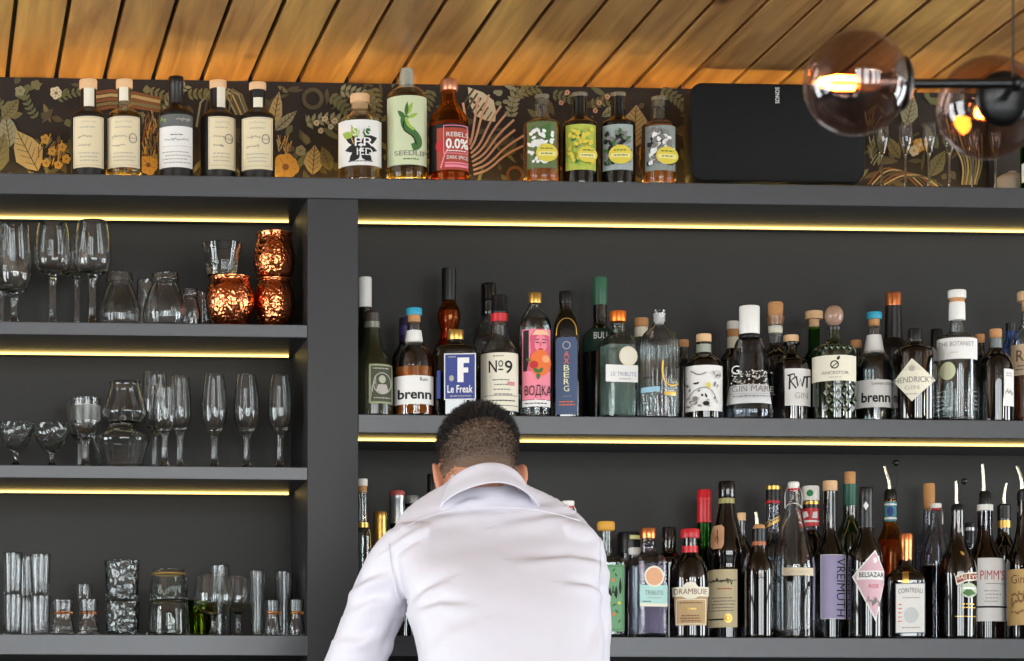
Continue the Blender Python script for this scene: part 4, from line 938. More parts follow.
L_('liqueur_bottle', 'round brown bottle with ridged red cap and tan label under a white arched banner', 690, .06, [(19.4, None), (19.6, 585), (18.8, 572), (15, 561), (8, 553), (7, 549), (7, 537)], BROWNG,
    [('cap', [(9.3, 537.6), (9.6, 536), (9.6, 529.6), (8.8, 528.4)], pbr('ridged_red_cap', (184, 34, 44), .35), {'rib': (40, .05, -1, 1)}), ('neck_band', [(8, 553.6), (7.8, 545.4)], REDC)],
    [('label', [(674, 590), (707.6, 590), (706, 626), (676, 626)], pbr('tan_label', (178, 150, 108), .7), [('B', 676.4, 600, 705.4, 625, .7, IVORY), ('P', [(672.6, 587.6), (683, 587.6), (686, 583.6), (690.5, 582.6), (695, 583.6), (698, 587.6), (708.4, 587.6), (707.8, 597), (699, 597), (694, 599.6), (687, 599.6), (682, 597), (673.2, 597)], IVORY), ('T', 'DRAMBUIE', 674.6, 589.4, 706.6, 595, BROWNI), ('S', 680, 602, 702, 605, 1, BROWNI), ('S', 684, 608, 698, 611, 1, GOLDI), ('S', 680, 615, 702, 623, 3, BROWNI)])])
LS('herbal_liqueur_bottle', 'green bottle with tall red foil neck behind the brown monk-shaped bottle', 704.4, .18, 16, 6.6, (572, 552), 522, GREENG, [('capsule', [(7.4, 522), (7, 500), (7.4, 499), (7.4, 497), (7, 496), (7, 490.6), (6.4, 489)], REDC)], hollow=.003, fill=(glass('deep_green_liquid', (60, 120, 50), ior=1.34), 545))
L_('hazelnut_liqueur_bottle', 'waisted monk-shaped dark bottle with cream script label, neck tag and black cap', 726.6, .1, [(19, None), (19.4, 600), (19, 574), (17.4, 567), (18.4, 560), (19.6, 553), (18, 544), (12, 522), (8.4, 507), (7.4, 500)], BROWNG,
    [('cap', [(8, 497.4), (8.6, 496), (8.4, 483), (7, 480.4)], GLOSSB), ('neck_band', [(8, 503), (7.8, 497.6)], pbr('olive_gold_band', (150, 140, 84), .4))],
    [('label', (709, 570, 737, 628), pbr('cream_script_label', (210, 194, 156), .7), [scrib(710, 578, 732, 586, INK, 1.3, seed=21), scrib(712, 579, 736, 583, INK, 1, seed=22), ('S', 717, 588, 733, 591, 1, REDI), ('S', 712, 597, 735, 613, 5, GREYI), ('L', [(710, 620), (724, 620)], 1.6, INK), ('E', 728, 619, 4, 4.4, GOLDI), ('O', 728, 619, 2.4, 2.6, .7, BROWNI)]),
     ('neck_tag', [(711.5, 529), (714, 525.6), (722, 525), (724.4, 528), (724, 545), (722, 549), (713.4, 549.6), (711.4, 547)], pbr('tan_tag', (196, 150, 114), .7), [scrib(716, 531, 719, 545, BROWNI, 1, seed=8), ('L', [(718, 530), (718, 545)], .9, BROWNI)], .001)])
LS('spirit_bottle', 'beige-capped bottle hidden behind the monk-shaped and the spouted bottles', 741.5, .18, 13, 4.6, (558, 540), 520, BROWNG, [('cap', [(4.4, 521), (4.4, 513), (4, 512)], WOODCAP)])
def spout(pts): return ('pourer_spout', pts, STEEL)
L_('amaretto_bottle', 'dark spouted bottle with black and orange neck foil beside the clear swing-top', 759, .042, [(14.4, None), (14.8, 580), (14.4, 566), (10.6, 557), (7.2, 552), (6.6, 530)], BROWNG,
    [('neck_foil', [(7.2, 552), (7, 541)], pbr('burnt_orange_foil', (170, 96, 56), .45)), ('neck_band', [(7, 541), (6.8, 528)], BLACK), ('pourer', [(6.4, 528), (5.4, 524.6), (3.6, 523.4)], CORK), spout([(757, 525), (756.6, 518), (755.6, 511)])])
LS('liqueur_bottle', 'black-capped clear bottle with slanted gold neck stripes behind the swing-top', 773, .17, 16, 7, (556, 536), 500, SMOKE, [('cap', [(7.2, 503), (7.2, 487), (6.8, 485)], BLACK), ('cap_ring', [(7.4, 489), (7.4, 485.4)], GOLD), ('neck_band', [(7.3, 503), (7.3, 500)], REDC)],
    [('print', None, None, [('L', [(765, 527), (773, 523), (781, 518)], 2.4, GOLDI), ('L', [(765, 523), (773, 519.6), (781, 515)], 1, GOLDI)])], hollow=.003, fill=(WATERL, 540))
L_('swing_top_bottle', 'big clear swing-top bottle with wire bail and plain cream strip label', 793.6, .078, [(21, None), (21.6, 575), (21, 560), (17, 544), (10, 520), (7, 503), (5.8, 492), (6, 489)], CLEAR,
    [('stopper', [(5, 488), (5.8, 486.6), (5.6, 482), (4.6, 481)], WHITEP), ('seal', [(5.4, 490), (5.4, 487.6)], REDC),
     ('wire', [[(785.6, -.012, 508), (785, -.013, 498), (785.6, -.012, 491), (789, -.004, 484.4), (798, -.004, 484.4), (801.4, -.012, 491), (802.2, -.013, 498), (801.6, -.012, 508)], [(785.6, -.012, 508), (788, -.018, 504), (793.6, -.02, 503), (799, -.018, 504), (801.6, -.012, 508)]], SILVER)],
    [('label', (783, 568.6, 812.6, 576.4), pbr('masking_label', (212, 196, 164), .7), [scrib(787, 571, 808, 575, PALEI, .8, seed=2)])], hollow=.0035)
LS('aperitif_bottle', 'white-capped bottle with green dot and red neck label between swing-top and corked wine', 810.6, .185, 16, 8, (556, 534), 500, SMOKE, [('cap', [(8.4, 500), (8.6, 499), (8.6, 487), (8, 485.4)], WHITEP), ('cap_ring', [(8.7, 504), (8.7, 501)], GOLD), ('cap_band', [(8.6, 508), (8.6, 504)], BLACK)],
    [('neck_label', (802.4, 507, 818.8, 526), REDC, [('R', 802.4, 520, 818.8, 522, WHITEI), ('P', [(804, 518), (804, 511), (807, 511), (809, 516)], WHITEI), ('P', [(812, 518), (813, 512), (817, 511), (817, 518)], WHITEI)], .0006), ('cap_dot', [(810 + 3 * cos(2 * PI * j / 16), 493 + 3.4 * sin(2 * PI * j / 16)) for j in range(16)], pbr('dot_green', (24, 120, 70), .5), [], .0022)], hollow=.003, fill=(glass('red_liquid', (190, 60, 30), ior=1.34), 530))
L_('vermouth_bottle', 'dark wine-shaped bottle with lavender label lettered sideways and pale cork', 830, .108, [(17.2, None), (17.6, 574), (17, 558), (12, 545), (7.4, 534), (6.6, 526), (6.4, 490)], DARKG,
    [('cork', [(5.6, 492), (5.8, 490.4), (7.2, 490), (7.2, 481), (6.6, 480)], WOODCAP)], [('label', (821, 555, 845, 619.5), pbr('lavender_label', (168, 160, 196), .6), [('T', 'VREIMUTH', 836.4, 559, 844.4, 617, INK, 90), ('B', 821, 555, 845, 619.5, .6, PAPER)])])
LS('wine_bottle', 'green wine bottle with natural cork standing out and teal neck capsule', 850, .185, 16.5, 6.6, (548, 522), 484, FORESTG, [('cork', [(5.4, 486), (5.6, 472), (5.2, 471)], CORK), ('capsule', [(7, 505), (6.8, 483.4)], pbr('teal_capsule', (20, 84, 66), .4))])
L_('vermouth_bottle', 'black-capsuled dark bottle with pink diamond label edged in white', 866, .06, [(18, None), (18.2, 570), (17.4, 552), (12, 541), (7.4, 531), (6.6, 522), (6.4, 488)], DARKG,
    [('capsule', [(7.1, 527), (6.7, 500), (7, 499), (6.8, 488), (6.2, 486.4)], BLACK)],
    [('label', [(852.6, 577), (875, 550.4), (883.6, 572), (883.4, 584), (875.4, 622.4)], PAPER, [('P', [(854.4, 577), (874.8, 552.6), (882.8, 572), (882.6, 584), (875.2, 619)], pbr('blush_label', (206, 168, 178), .6)), ('R', 857, 571.4, 883.4, 580.4, PAPER), ('T', '*BELSAZAR', 859.4, 573, 883, 578, INK), ('T', 'ROSE', 869, 585, 878, 588.6, REDI), ('E', 874.6, 561, 2, 3, PAPER), scrib(866, 596, 880, 608, GREYI, .9, seed=4), ('F', 872, 606, 9, 4, 30, GREYI)]),
     ('capsule_diamond', [(866, 501), (868.6, 505.4), (866, 510), (863.4, 505.4)], PAPER, [], .0012)])
L_('liqueur_bottle', 'spouted clear-shouldered bottle with teal neck label and dangling black spout cover', 890.4, .16, [(16, None), (16.4, 556), (15, 544), (9, 532), (6.6, 524), (6, 495)], DKAMB,
    [('pourer', [(6.2, 498), (6, 491), (4, 488.4)], BLACK), spout([(889.6, 490), (889, 480), (886.4, 472), (884.6, 465)]), ('stem_cord', [[(893, -.004, 490), (897, -.004, 484), (897.6, -.003, 476), (896, 0, 466)]], BLACK, {'r': .001}), ('ball', (895.8, 462, 3.4), BLACK, {'y': 0})],
    [('neck_label', (885, 501, 896, 521), pbr('teal_label', (60, 132, 140), .5), [('R', 885, 503, 896, 505, WHITEI), ('E', 890.4, 511, 3, 5, BLUEI), ('R', 885, 517, 896, 519, WHITEI)], .0006)], hollow=.003, fill=(WHISKY, 540))
L_('orange_liqueur_bottle', 'square black bottle with orange-copper capsule, gold ribbon and pale arched-letter label', 905.8, .06, [(19.2, None, 1), (19.4, 584, 1), (19, 578, 1), (16, 573, .8), (9, 569, .2), (7.2, 563, 0), (6.6, 546, 0)], BROWNG,
    [('capsule', [(7.4, 566), (6.9, 549), (7.1, 548), (7, 534.6), (6.4, 533)], COPPER), ('ribbon', [(7.6, 570), (7.3, 566)], ORANGEC)],
    [('label', (895.6, 584, 924.6, 634), PAPER, [('B', 895.6, 584, 924.6, 634, .8, pbr('slate_edge', (70, 84, 100), .6, var=0)), ('T', 'COINTREAU', 898.6, 588.6, 922, 593.4, GREYI, 1.2), ('S', 901, 597, 920, 600, 1, PALEI), ('E', 911, 616, 7, 8, pbr('silver_seal_print', (196, 200, 198), .5)), ('S', 898.4, 603, 902.4, 624, 5, ORANGEI), ('S', 900, 626.6, 920, 630, 1, PALEI)]), ('gold_ribbon', (902.6, 572, 908.6, 584), GOLD, [], .0007)], sec=(8, 1))
LS('spirit_bottle', 'clear bottle stopped with a tall natural cork behind the clear swing-top', 929, .21, 14, 6, (546, 530), 508, SMOKE, [('cork', [(5.2, 510), (5.8, 503), (5.8, 484), (5.2, 482.6)], CORK)], hollow=.003)
L_('swing_top_bottle', 'smaller clear swing-top with dark drink between the square and the cream liqueur bottles', 936, .128, [(16, None), (16.4, 572), (16, 556), (10, 534), (7, 520), (5.6, 510), (5.6, 508)], SMOKE,
    [('stopper', [(4.8, 508), (5.4, 506.6), (5.4, 503.4), (4.8, 502.6)], WHITEP), ('seal', [(5.2, 510), (5.2, 507.4)], REDC), ('wire', [[(929.6, -.01, 524), (929.4, -.01, 512), (932, -.004, 505.6), (940, -.004, 505.6), (942.6, -.01, 512), (942.4, -.01, 524)]], SILVER)], hollow=.003, fill=(glass('cola_liquid', (40, 22, 12), ior=1.34), 566))
L_('cream_liqueur_bottle', 'black bell-shouldered spouted bottle with arched red banner over an oval picture', 957.6, .05, [(18.6, None), (19.4, 580), (18.6, 566), (14, 553), (8, 541), (6.8, 532), (6.4, 508)], BROWNG,
    [('pourer', [(6.8, 510), (6.6, 506.4), (4, 503)], BLACK), spout([(956.4, 505), (956.4, 494), (956, 480)]), ('stem_cord', [[(958.4, -.003, 500), (961.6, -.002, 493), (963.4, 0, 484)]], BLACK, {'r': .001}), ('ball', (964, 480.4, 3.2), BLACK, {'y': 0})],
    [('banner', [(955, 577), (963, 574), (976, 572.4), (976, 580.6), (965, 582.4), (956.6, 586)], IVORY, [('P', [(956.4, 578), (963.6, 575.2), (976, 573.6), (976, 579.6), (964.4, 581.2), (957.4, 584)], pbr('banner_red', (130, 46, 34), .6)), ('T', 'BAILEYS', 957.4, 575.4, 976.4, 580.6, IVORY)]),
     ('picture', [(968.4 + 8 * cos(2 * PI * j / 24), 591 + 7.4 * sin(2 * PI * j / 24)) for j in range(24)], pbr('meadow_print', (176, 188, 160), .6), [('P', [(962, 594), (968, 588), (975, 594), (968, 597)], GREENI), ('R', 963, 588, 974, 590, WHITEI)]), ('print', None, None, [('S', 960, 603, 976, 610, 2, GOLDI), ('L', [(955, 617), (976, 617)], .6, GOLDI), ('F', 964, 556, 6, 3, -40, GOLDI)])])
LS('spirit_bottle', 'small clear bottle with dark stopper hidden between the two spouted bottles', 969.6, .195, 11, 4.8, (566, 556), 542, SMOKE, [('cap', [(5, 543), (5, 524), (4.4, 522)], BLACK), ('neck_band', [(5.2, 530), (5.2, 527)], SILVER)], hollow=.003)
L_('aperitif_bottle', 'spouted bottle with white label in big red capitals and clear neck with white ring', 985, .118, [(20.2, None), (20.6, 574), (20, 562), (14, 550), (8.4, 540), (7.2, 530), (6.8, 508)], pbr('dark_ruby_glass', (18, 7, 6), .03, coat=.45),
    [('neck_glass', [(7.4, 537), (7.2, 510)], SMOKE), ('neck_ring', [(7.9, 510), (7.9, 504)], WHITEP), ('pourer', [(6, 504), (5.6, 492), (4, 490)], BLACK), spout([(983.4, 491), (983.4, 478), (982.4, 463)])],
    [('label', (978, 558.6, 1004.4, 622), PAPER, [('T', "PIMM'S", 980.6, 571, 1003.6, 580.6, REDI), ('L', [(986, 584.6), (1003, 584.6)], .6, GREYI), ('S', 984, 590, 1000, 604, 4, PALEI), ('R', 978, 606.8, 1004.4, 608.6, INK)])])
LS('liqueur_bottle', 'dark bottle with curved spout and gold neck band between the red-lettered and kraft-labelled ones', 1004, .19, 14, 6.2, (556, 538), 506, BROWNG, [('neck_band', [(6.9, 527), (6.8, 520)], GOLD), ('pourer', [(6.8, 518), (6.6, 505), (4, 503)], BLACK), spout([(1004, 505), (1003.6, 496), (1004.6, 488), (1006, 482)])])
L_('rum_bottle', 'dark spouted bottle with kraft paper label at the far end of the lowest shelf', 1025, .06, [(18.4, None), (18.6, 572), (18, 558), (13, 546), (8.4, 530), (7.6, 500)], BROWNG,
    [('pourer', [(8, 500), (7.4, 491), (4, 488)], BLACK), spout([(1022, 490), (1021.4, 478), (1019, 470), (1017, 465)])], [('label', (1008, 569.6, 1042, 625.6), pbr('kraft_label', (184, 152, 98), .75), [('T', 'Gin', 1012, 575, 1024, 584, BROWNI), scrib(1012, 588, 1034, 602, BROWNI, 1, seed=3), scrib(1012, 594, 1034, 610, BROWNI, 1, seed=5), scrib(1012, 608, 1036, 616, BROWNI, 1.2, seed=7)])])
# ------------------------------------------------------------------ glassware on the left-hand shelves
def vessel(name, label, cat, cx, shelf, Y, P, mat, t=.0016, group=None, zb=None, sm=2, foot_=None, extra=(), n=40, rot=0, rib=None, part='bowl', bt=None):
    """open glass: P runs (half width, y) from its foot upward; foot_=(hw, y, thickness px, stem hw) puts the bowl on a stem and foot"""
    F = Frame(cx, shelf, Y, rot, zb)
    root = thing(name, label, cat, (F.X, Y, F.zb), F.rz, group)
    p = F.prof(P, sm)
    if foot_:      # stemmed glass: bowl wall + solid stem and foot, each a part
        fh, sw, yb = foot_
        zt = p[0][1]
        inn = [(max(r - t, 0.0), z + (t if i < 3 else 0), 0) for i, (r, z, q) in enumerate(p)]
        o = [(0, zt - .001, 0), (sw / F.s, zt - .0006, 0)] + p[1:] + [(p[-1][0] - t * .5, p[-1][1] + .0006, 0)] + list(reversed(inn[2:])) + [(0, inn[1][1] + t, 0)]
        lathe_obj(part, o, mat, root, n, None, None)
        fw = fh / F.s; s = sw / F.s
        st = chaikin([(fw * .5, .004, 0), (s * 1.8, .006, 0), (s, .016, 0), (s * .9, zt * .5, 0), (s, zt - .008, 0), (s * 1.5, zt + .0006, 0)], 2)
        lathe_obj('stem', [(0, .0032, 0)] + st + [(0, zt + .0004, 0)], mat, root, 20)
        lathe_obj('foot', [(0, 0, 0), (fw - .0008, 0, 0), (fw, .0008, 0), (fw * .8, .0022, 0), (fw * .3, .0042, 0), (0, .0052, 0)], mat, root, n)
    else:
        lathe_obj(part, hollow_prof(p, t, bt), mat, root, n, None, rib)
    for e in extra:
        nm, cp, cm = e
        q = F.prof(cp, 1); lathe_obj(nm, [(0, q[0][1], 0)] + q + [(0, q[-1][1], 0)] if nm in ('cap', 'contents', 'base') else q, cm, root, n)
    return root
GA, GB, GC = 'wine glasses on the upper glass shelf', 'stemmed glasses on the second glass shelf', 'tumblers on the lowest glass shelf'
def bowl_curve(sw, rim, mx, ymx, ytop, ybot, low=2.0):
    """tulip bowl: rounded below its widest line, drawn in towards the rim"""
    P = [(sw * 1.1, ybot)]
    for i in range(1, 9):
        t = i / 8; P.append((max(sw * 1.2, mx * (1 - (1 - t) ** low) ** (1 / low)), ybot + (ymx - ybot) * t))
    for i in range(1, 9):
        t = i / 8; P.append((rim + (mx - rim) * cos(PI / 2 * t ** 1.25), ymx + (ytop - ymx) * t))
    return P
def wine(label, cx, shelf, Y, rim, mx, ymx, ytop, ybot, fhw=14, sw=2.0, group=GA, mat=CLEAR, t=.0012, name='wine_glass'):
    P = bowl_curve(sw, rim, mx, ymx, ytop, ybot)
    return vessel(name, label, 'wine glass', cx, shelf, Y, P, mat, t, group, foot_=(fhw, sw, ybot), sm=0)
wine('big-bowled wine glass cut by the photo edge, upper glass shelf', 14, 'A', .06, 14.5, 18, 272, 224.5, 295, 14, 3.4)
wine('wine glass standing behind the big-bowled one at the edge, upper glass shelf', 2, 'A', .18, 13, 17, 265, 226, 290)
wine('tall tulip wine glass between the big-bowled one and the overlapping pair', 52.6, 'A', .07, 13.6, 19, 259, 221.5, 275, 15, 3.2)
wine('frontmost tulip wine glass of the overlapping pair beside the small carafes', 92.4, 'A', .05, 13.6, 19, 259, 219.5, 275.5, 13, 3.4)
wine('rear tulip wine glass of the overlapping pair on the upper glass shelf', 77, 'A', .19, 13, 18, 262, 232, 277, 15, 2.6)
def carafe(label, cx, Y, P, group=None, **k): return vessel('small_carafe', label, 'carafe', cx, 'A', Y, P, CLEAR, .0024, 'small carafes on the upper glass shelf', part='body', sm=1, **k)
carafe('pear-shaped small glass carafe beside the tulip wine glasses', 119.5, .092, [(19, None), (21.4, 319), (21.6, 308), (17, 294), (12.4, 283.6), (11.2, 281.6), (11.2, 280.4), (13.8, 279.6), (14, 278), (12.8, 277), (13, 272)])
carafe('slim small carafe wedged behind the two pear-shaped ones', 146, .17, [(11, None), (12, 316), (11, 300), (9, 288), (9.4, 279)])
carafe('pear-shaped small glass carafe in the middle of the upper glass shelf', 165, .05, [(19.4, None), (22, 318), (22.4, 307), (17.4, 292), (12.6, 283), (11.6, 281.6), (11.6, 280.4), (13.8, 279.6), (14, 278), (13, 277), (13.2, 272.5)])
carafe('smallest glass carafe with narrow collar, next to the copper mugs', 190.4, .06, [(9.4, None), (10.4, 319), (10, 309), (6.8, 299), (5.8, 297), (5.8, 296), (7.8, 295), (7.6, 293), (7.4, 288)])
carafe('tiny glass carafe half behind the front copper mug', 202.5, .16, [(9, None), (9.4, 316), (8, 304), (6.6, 298), (7, 291)])
# hammered copper mugs
def hammered():
    m, nt, out = new_mat('hammered_copper'); N = nt.nodes.new; L = nt.links.new
    b = N('ShaderNodeBsdfPrincipled'); L(b.outputs[0], out.inputs[0])
    b.inputs['Base Color'].default_value = lin((214, 124, 80)); b.inputs['Metallic'].default_value = 1.0; b.inputs['Roughness'].default_value = .16
    tc = N('ShaderNodeTexCoord'); v = N('ShaderNodeTexVoronoi'); v.inputs['Scale'].default_value = 160; v.feature = 'SMOOTH_F1'
    L(tc.outputs['Object'], v.inputs['Vector'])
    bp = N('ShaderNodeBump'); bp.inputs['Strength'].default_value = .9; bp.inputs['Distance'].default_value = .0022
    L(v.outputs['Distance'], bp.inputs['Height']); L(bp.outputs[0], b.inputs['Normal'])
    return m
HAM = hammered()
def mug(label, cx, Y, P, hside, hy, zb=None):
    F = Frame(cx, 'A', Y, 0, zb)
    root = thing('copper_mug', label, 'mug', (F.X, Y, F.zb), F.rz, 'hammered copper mugs')
    p = F.prof(P, 2)
    lathe_obj('cup', hollow_prof(p, .0015), HAM, root, 48)
    mb = MB(); r = p[-1][0]; z = p[-1][1]
    mb.lathe([(r - .0012, z - .001), (r + .0014, z - .0008), (r + .0016, z + .0008), (r - .001, z + .0014), (r - .0012, z - .001)], 48); mb.obj('rim', COPPER, root)
    mb = MB(); zs = [F.z(y) for y in hy]; k = hside
    def at(a, rr, zz): return (k * rr * cos(a), rr * sin(a), zz)
    a = .95
    mb.tube(chaikin([at(a, rad(p, zs[0]) - .001, zs[0]), at(a, rad(p, zs[0]) + .016, zs[0] + .004), at(a, rad(p, zs[0]) + .022, (zs[0] + zs[1]) / 2), at(a, rad(p, zs[1]) + .014, zs[1] - .002), at(a, rad(p, zs[1]) - .001, zs[1])], 2), .0028, 10)
    mb.obj('handle', COPPER, root)
    return root, F
mug('squat hammered copper mug carrying the flared glass on the upper glass shelf', 230, .06, [(14, None), (19, 321), (25, 304), (24, 288), (18.6, 280), (19.8, 276.5)], -1, (288, 308))
_, Fm = mug('lower hammered copper mug of the stack beside the upright', 274, .085, [(12, None), (17, 321), (21.4, 304), (20.4, 290), (16.2, 281), (17.2, 278.5)], -1, (288, 308))
mug('upper hammered copper mug of the stack beside the upright', 274.2, .085, [(15, 277.8), (18, 275), (21.2, 262), (20.6, 250), (16.8, 237), (17.6, 232)], -1, (245, 266), zb=Fm.zb + Fm.z(278.5) + .0026)
Fg = Frame(222, 'A', .06)
zrim = Fg.z(276.5) + Fg.zb
vessel('flared_glass', 'flared glass with frosted base standing on the squat copper mug', 'glass', 222, 'A', .06, [(14.6, 275.4), (15.2, 268), (16.4, 260), (19.8, 246), (20.4, 243)], CLEAR, .0018, None, zb=zrim + .0022, part='bowl', sm=0)
for ob_ in [o for o in bpy.data.objects if o.name == 'flared_glass']:
    F_ = Frame(222, 'A', .06, 0, zrim + .0022)
    lathe_obj('frosted_band', [(14.9 / F_.s, F_.z(274)), (15.5 / F_.s, F_.z(268)), (16.6 / F_.s, F_.z(260))], ROSEW, ob_, 40)
# second shelf
def coupe(label, cx, Y, hw, top, bot, mat=CUT):
    return vessel('coupe_glass', label, 'coupe glass', cx, 'B', Y, [(3.6, bot), (hw * .45, bot - 2), (hw * .8, bot - (bot - top) * .4), (hw * .97, top + 4), (hw, top)], mat, .0016, 'cut coupe glasses', foot_=(15, 2.4, bot))
coupe('cut-glass coupe cut by the photo edge on the second glass shelf', 15.6, .06, 18.6, 422.5, 450)
coupe('cut-glass coupe beside the frosted goblet on the second glass shelf', 51.6, .06, 20, 423.5, 451)
def goblet(label, cx, Y, rim, mx, ymx, top, bot, sw=3, fh=13, mat=CLEAR, name='goblet', **k):
    P = bowl_curve(sw, rim, mx, ymx, top, bot, 1.8)
    return vessel(name, label, 'stemmed glass', cx, 'B', Y, P, mat, .0015, GB, foot_=(fh, sw, bot), sm=0, **k)
g_ = goblet('goblet with frosted band between the coupes and the glass decanter', 85.6, .06, 15, 14.2, 420, 397.5, 439, 3.4, 14)
F_ = Frame(85.6, 'B', .06)
lathe_obj('frosted_band', [(14.6 / F_.s, F_.z(420)), (14.75 / F_.s, F_.z(405))], FROST, g_, 40)
goblet('plain goblet half hidden behind the frosted-band goblet', 80, .18, 14, 13.4, 422, 399, 440, 2.6, 12)
vessel('glass_decanter', 'wide glass decanter base under the upturned carafe on the second glass shelf', 'decanter', 121, 'B', .07, [(21, None), (22, 463), (27, 446), (30, 439), (26, 434), (14, 428), (13, 424)], CLEAR, .003, 'stacked decanters', part='body')
Fd = Frame(121, 'B', .07)
vessel('glass_carafe', 'flared glass carafe stacked on the wide decanter base', 'carafe', 125, 'B', .07, [(13, 423), (17, 421), (24, 414), (22, 406), (16.4, 391), (15, 384), (16.2, 381.6)], CLEAR, .003, 'stacked decanters', zb=Fd.zb + Fd.z(423.4) + .0012, part='body')
goblet('large wine goblet standing behind the decanter and the small goblet', 155, .17, 11.4, 13.4, 408, 372, 433, 2.8, 13)
goblet('small goblet in front of the large one beside the decanter', 164.6, .05, 10.4, 11.4, 418, 384.5, 432, 3.0, 12)
def flute(label, cx, Y, rim, mx, ymx, top, bot, **k): return goblet(label, cx, Y, rim, mx, ymx, top, bot, 3.0, 12, name='tulip_flute', **k)
flute('tulip flute overlapping the goblets, first of the flutes', 180, .09, 9, 11.2, 414, 375.5, 432)
flute('tulip flute standing alone, next after the goblets', 214.4, .06, 9.2, 12.6, 413, 373.5, 434)
flute('middle tulip flute of the spaced row on the second glass shelf', 246.6, .06, 8.8, 13, 413, 373.5, 434)
flute('tulip flute nearest the thick upright on the second glass shelf', 280, .06, 8.6, 12.4, 413, 374, 433)
# lowest glass shelf
def tumbler(label, cx, Y, P, mat=CLEAR, zb=None, name='tumbler', group=GC, t=.0022, bt=.007, **k): return vessel(name, label, 'glass', cx, 'C', Y, P, mat, t, group, zb=zb, sm=1, part='body', bt=bt, **k)
def stack(cx, Y, lowP, upP, low, up, mat=CLEAR, **k):
    tumbler(low, cx, Y, lowP, mat, **k)
    F = Frame(cx, 'C', Y)
    tumbler(up, cx, Y, upP, mat, zb=F.zb + F.z(lowP[-1][1]) + .0014, **k)
stack(12.6, .06, [(8.6, None), (9.6, 612), (10.2, 594.5)], [(8.6, 594), (9.6, 572), (10.2, 552.5)], 'lower tumbler of the stack by the photo edge on the lowest glass shelf', 'upper tumbler of the stack by the photo edge on the lowest glass shelf')
stack(40.4, .06, [(8.8, None), (9.8, 612), (10.6, 595.5)], [(8.8, 595), (9.8, 574), (10.6, 554)], 'lower tumbler of the second stack, beside the small shot glasses', 'upper tumbler of the second stack, beside the small shot glasses')
stack(27, .18, [(9, None), (9, 610), (9.4, 598)], [(9, 597.6), (9, 580), (9.4, 557)], 'lower tumbler of the stack hidden between the front two stacks', 'upper tumbler of the stack hidden between the front two stacks')
def shot(label, cx, Y, hw, top, **k):
    r = tumbler(label, cx, Y, [(hw, None), (hw * .96, 628), (hw * .72, 616), (hw * .78, 612), (hw * .86, top)], name='shot_glass', group='small collared shot glasses', **k)
    F = Frame(cx, 'C', Y)
    lathe_obj('collar_ring', [(hw * .74 / F.s + .0003, F.z(614)), (hw * .8 / F.s + .0012, F.z(613)), (hw * .8 / F.s + .0012, F.z(611.6)), (hw * .76 / F.s + .0003, F.z(611))], glass('amber_ring', (250, 200, 140)), r, 32)
shot('small collared shot glass next to the second tumbler stack', 62.6, .05, 12.4, 600)
shot('small collared shot glass with another glass upturned behind it, by the cut-crystal stack', 88.4, .05, 11, 599.5)
vessel('liqueur_glass', 'small liqueur glass rising behind the shot glasses on the lowest glass shelf', 'stemmed glass', 84, 'C', .17, [(2.4, 612), (5, 608), (7.6, 598), (8.4, 584)], CLEAR, .0013, None, foot_=(9, 1.6, 612))
stack(122, .06, [(17, None), (17.4, 618), (17.8, 602)], [(16.4, 601.4), (17, 582), (17.8, 560.5)], 'lower cut-crystal tumbler of the two-high stack on the lowest glass shelf', 'upper cut-crystal tumbler of the two-high stack on the lowest glass shelf', CUT, name='crystal_tumbler', group='cut crystal tumblers', t=.004)
FAC = glass('faceted_glass', (248, 250, 248))
stack(168.6, .06, [(22, None), (20.6, 618), (19.4, 604), (18.4, 601)], [(20.4, 600.6), (19, 588), (16.6, 572), (16, 569)], 'lower faceted glass of the upturned stack beside the snifters', 'upper faceted glass with gold-edged top beside the snifters', FAC, name='faceted_glass', group='upturned faceted glasses', t=.0028, rib=(12, .04, 0, .2))
ut = [o for o in bpy.data.objects if o.name.startswith('faceted_glass') and o.get('label', '').startswith('upper')][0]
F_ = Frame(168.6, 'C', .06)
lathe_obj('gold_edge', [(16.6 / F_.s, F_.z(574.4) - (ut.location.z - F_.zb)), (16.9 / F_.s, F_.z(573.8) - (ut.location.z - F_.zb)), (16.6 / F_.s, F_.z(572.6) - (ut.location.z - F_.zb))], GOLD, ut, 40)
tumbler('green glass tumbler behind the snifters on the lowest glass shelf', 201, .17, [(12, None), (12.6, 618), (13.4, 600)], glass('moss_green_glass', (150, 172, 40)), name='green_tumbler', group=None)
def snifter(label, cx, Y, rim, mx, ymx, top, bot):
    return vessel('brandy_snifter', label, 'stemmed glass', cx, 'C', Y, [(3, bot), (mx * .5, bot - 2.4), (mx * .9, bot - 9), (mx, ymx), (mx * .92, ymx - 12), (rim, top)], CLEAR, .0014, 'brandy snifters', foot_=(12, 2.6, bot))
snifter('front brandy snifter beside the upturned faceted glasses', 213.6, .05, 16.4, 20.8, 599, 574.5, 615)
snifter('rear brandy snifter overlapping the front one on the lowest glass shelf', 238, .13, 15, 18.4, 600, 576.5, 613)
tumbler('upturned tumbler whose top shows above the front snifter', 219.4, .2, [(12, None), (11, 600), (10, 565)])
tumbler('slim tall glass in front of the rear snifter next to the hiball pair', 257.6, .09, [(6.6, None), (6.8, 600), (7.6, 570.5)], name='highball_glass', group='slim highball glasses')
tumbler('slim highball glass behind the two collared shot glasses near the upright', 284, .16, [(8.4, None), (8.6, 600), (9.6, 571.5)], name='highball_glass', group='slim highball glasses')
shot('collared shot glass next to the slim highball, second from the upright', 272.6, .05, 8.6, 600)
shot('collared shot glass nearest the thick upright on the lowest glass shelf', 296.6, .05, 8.8, 599.5)
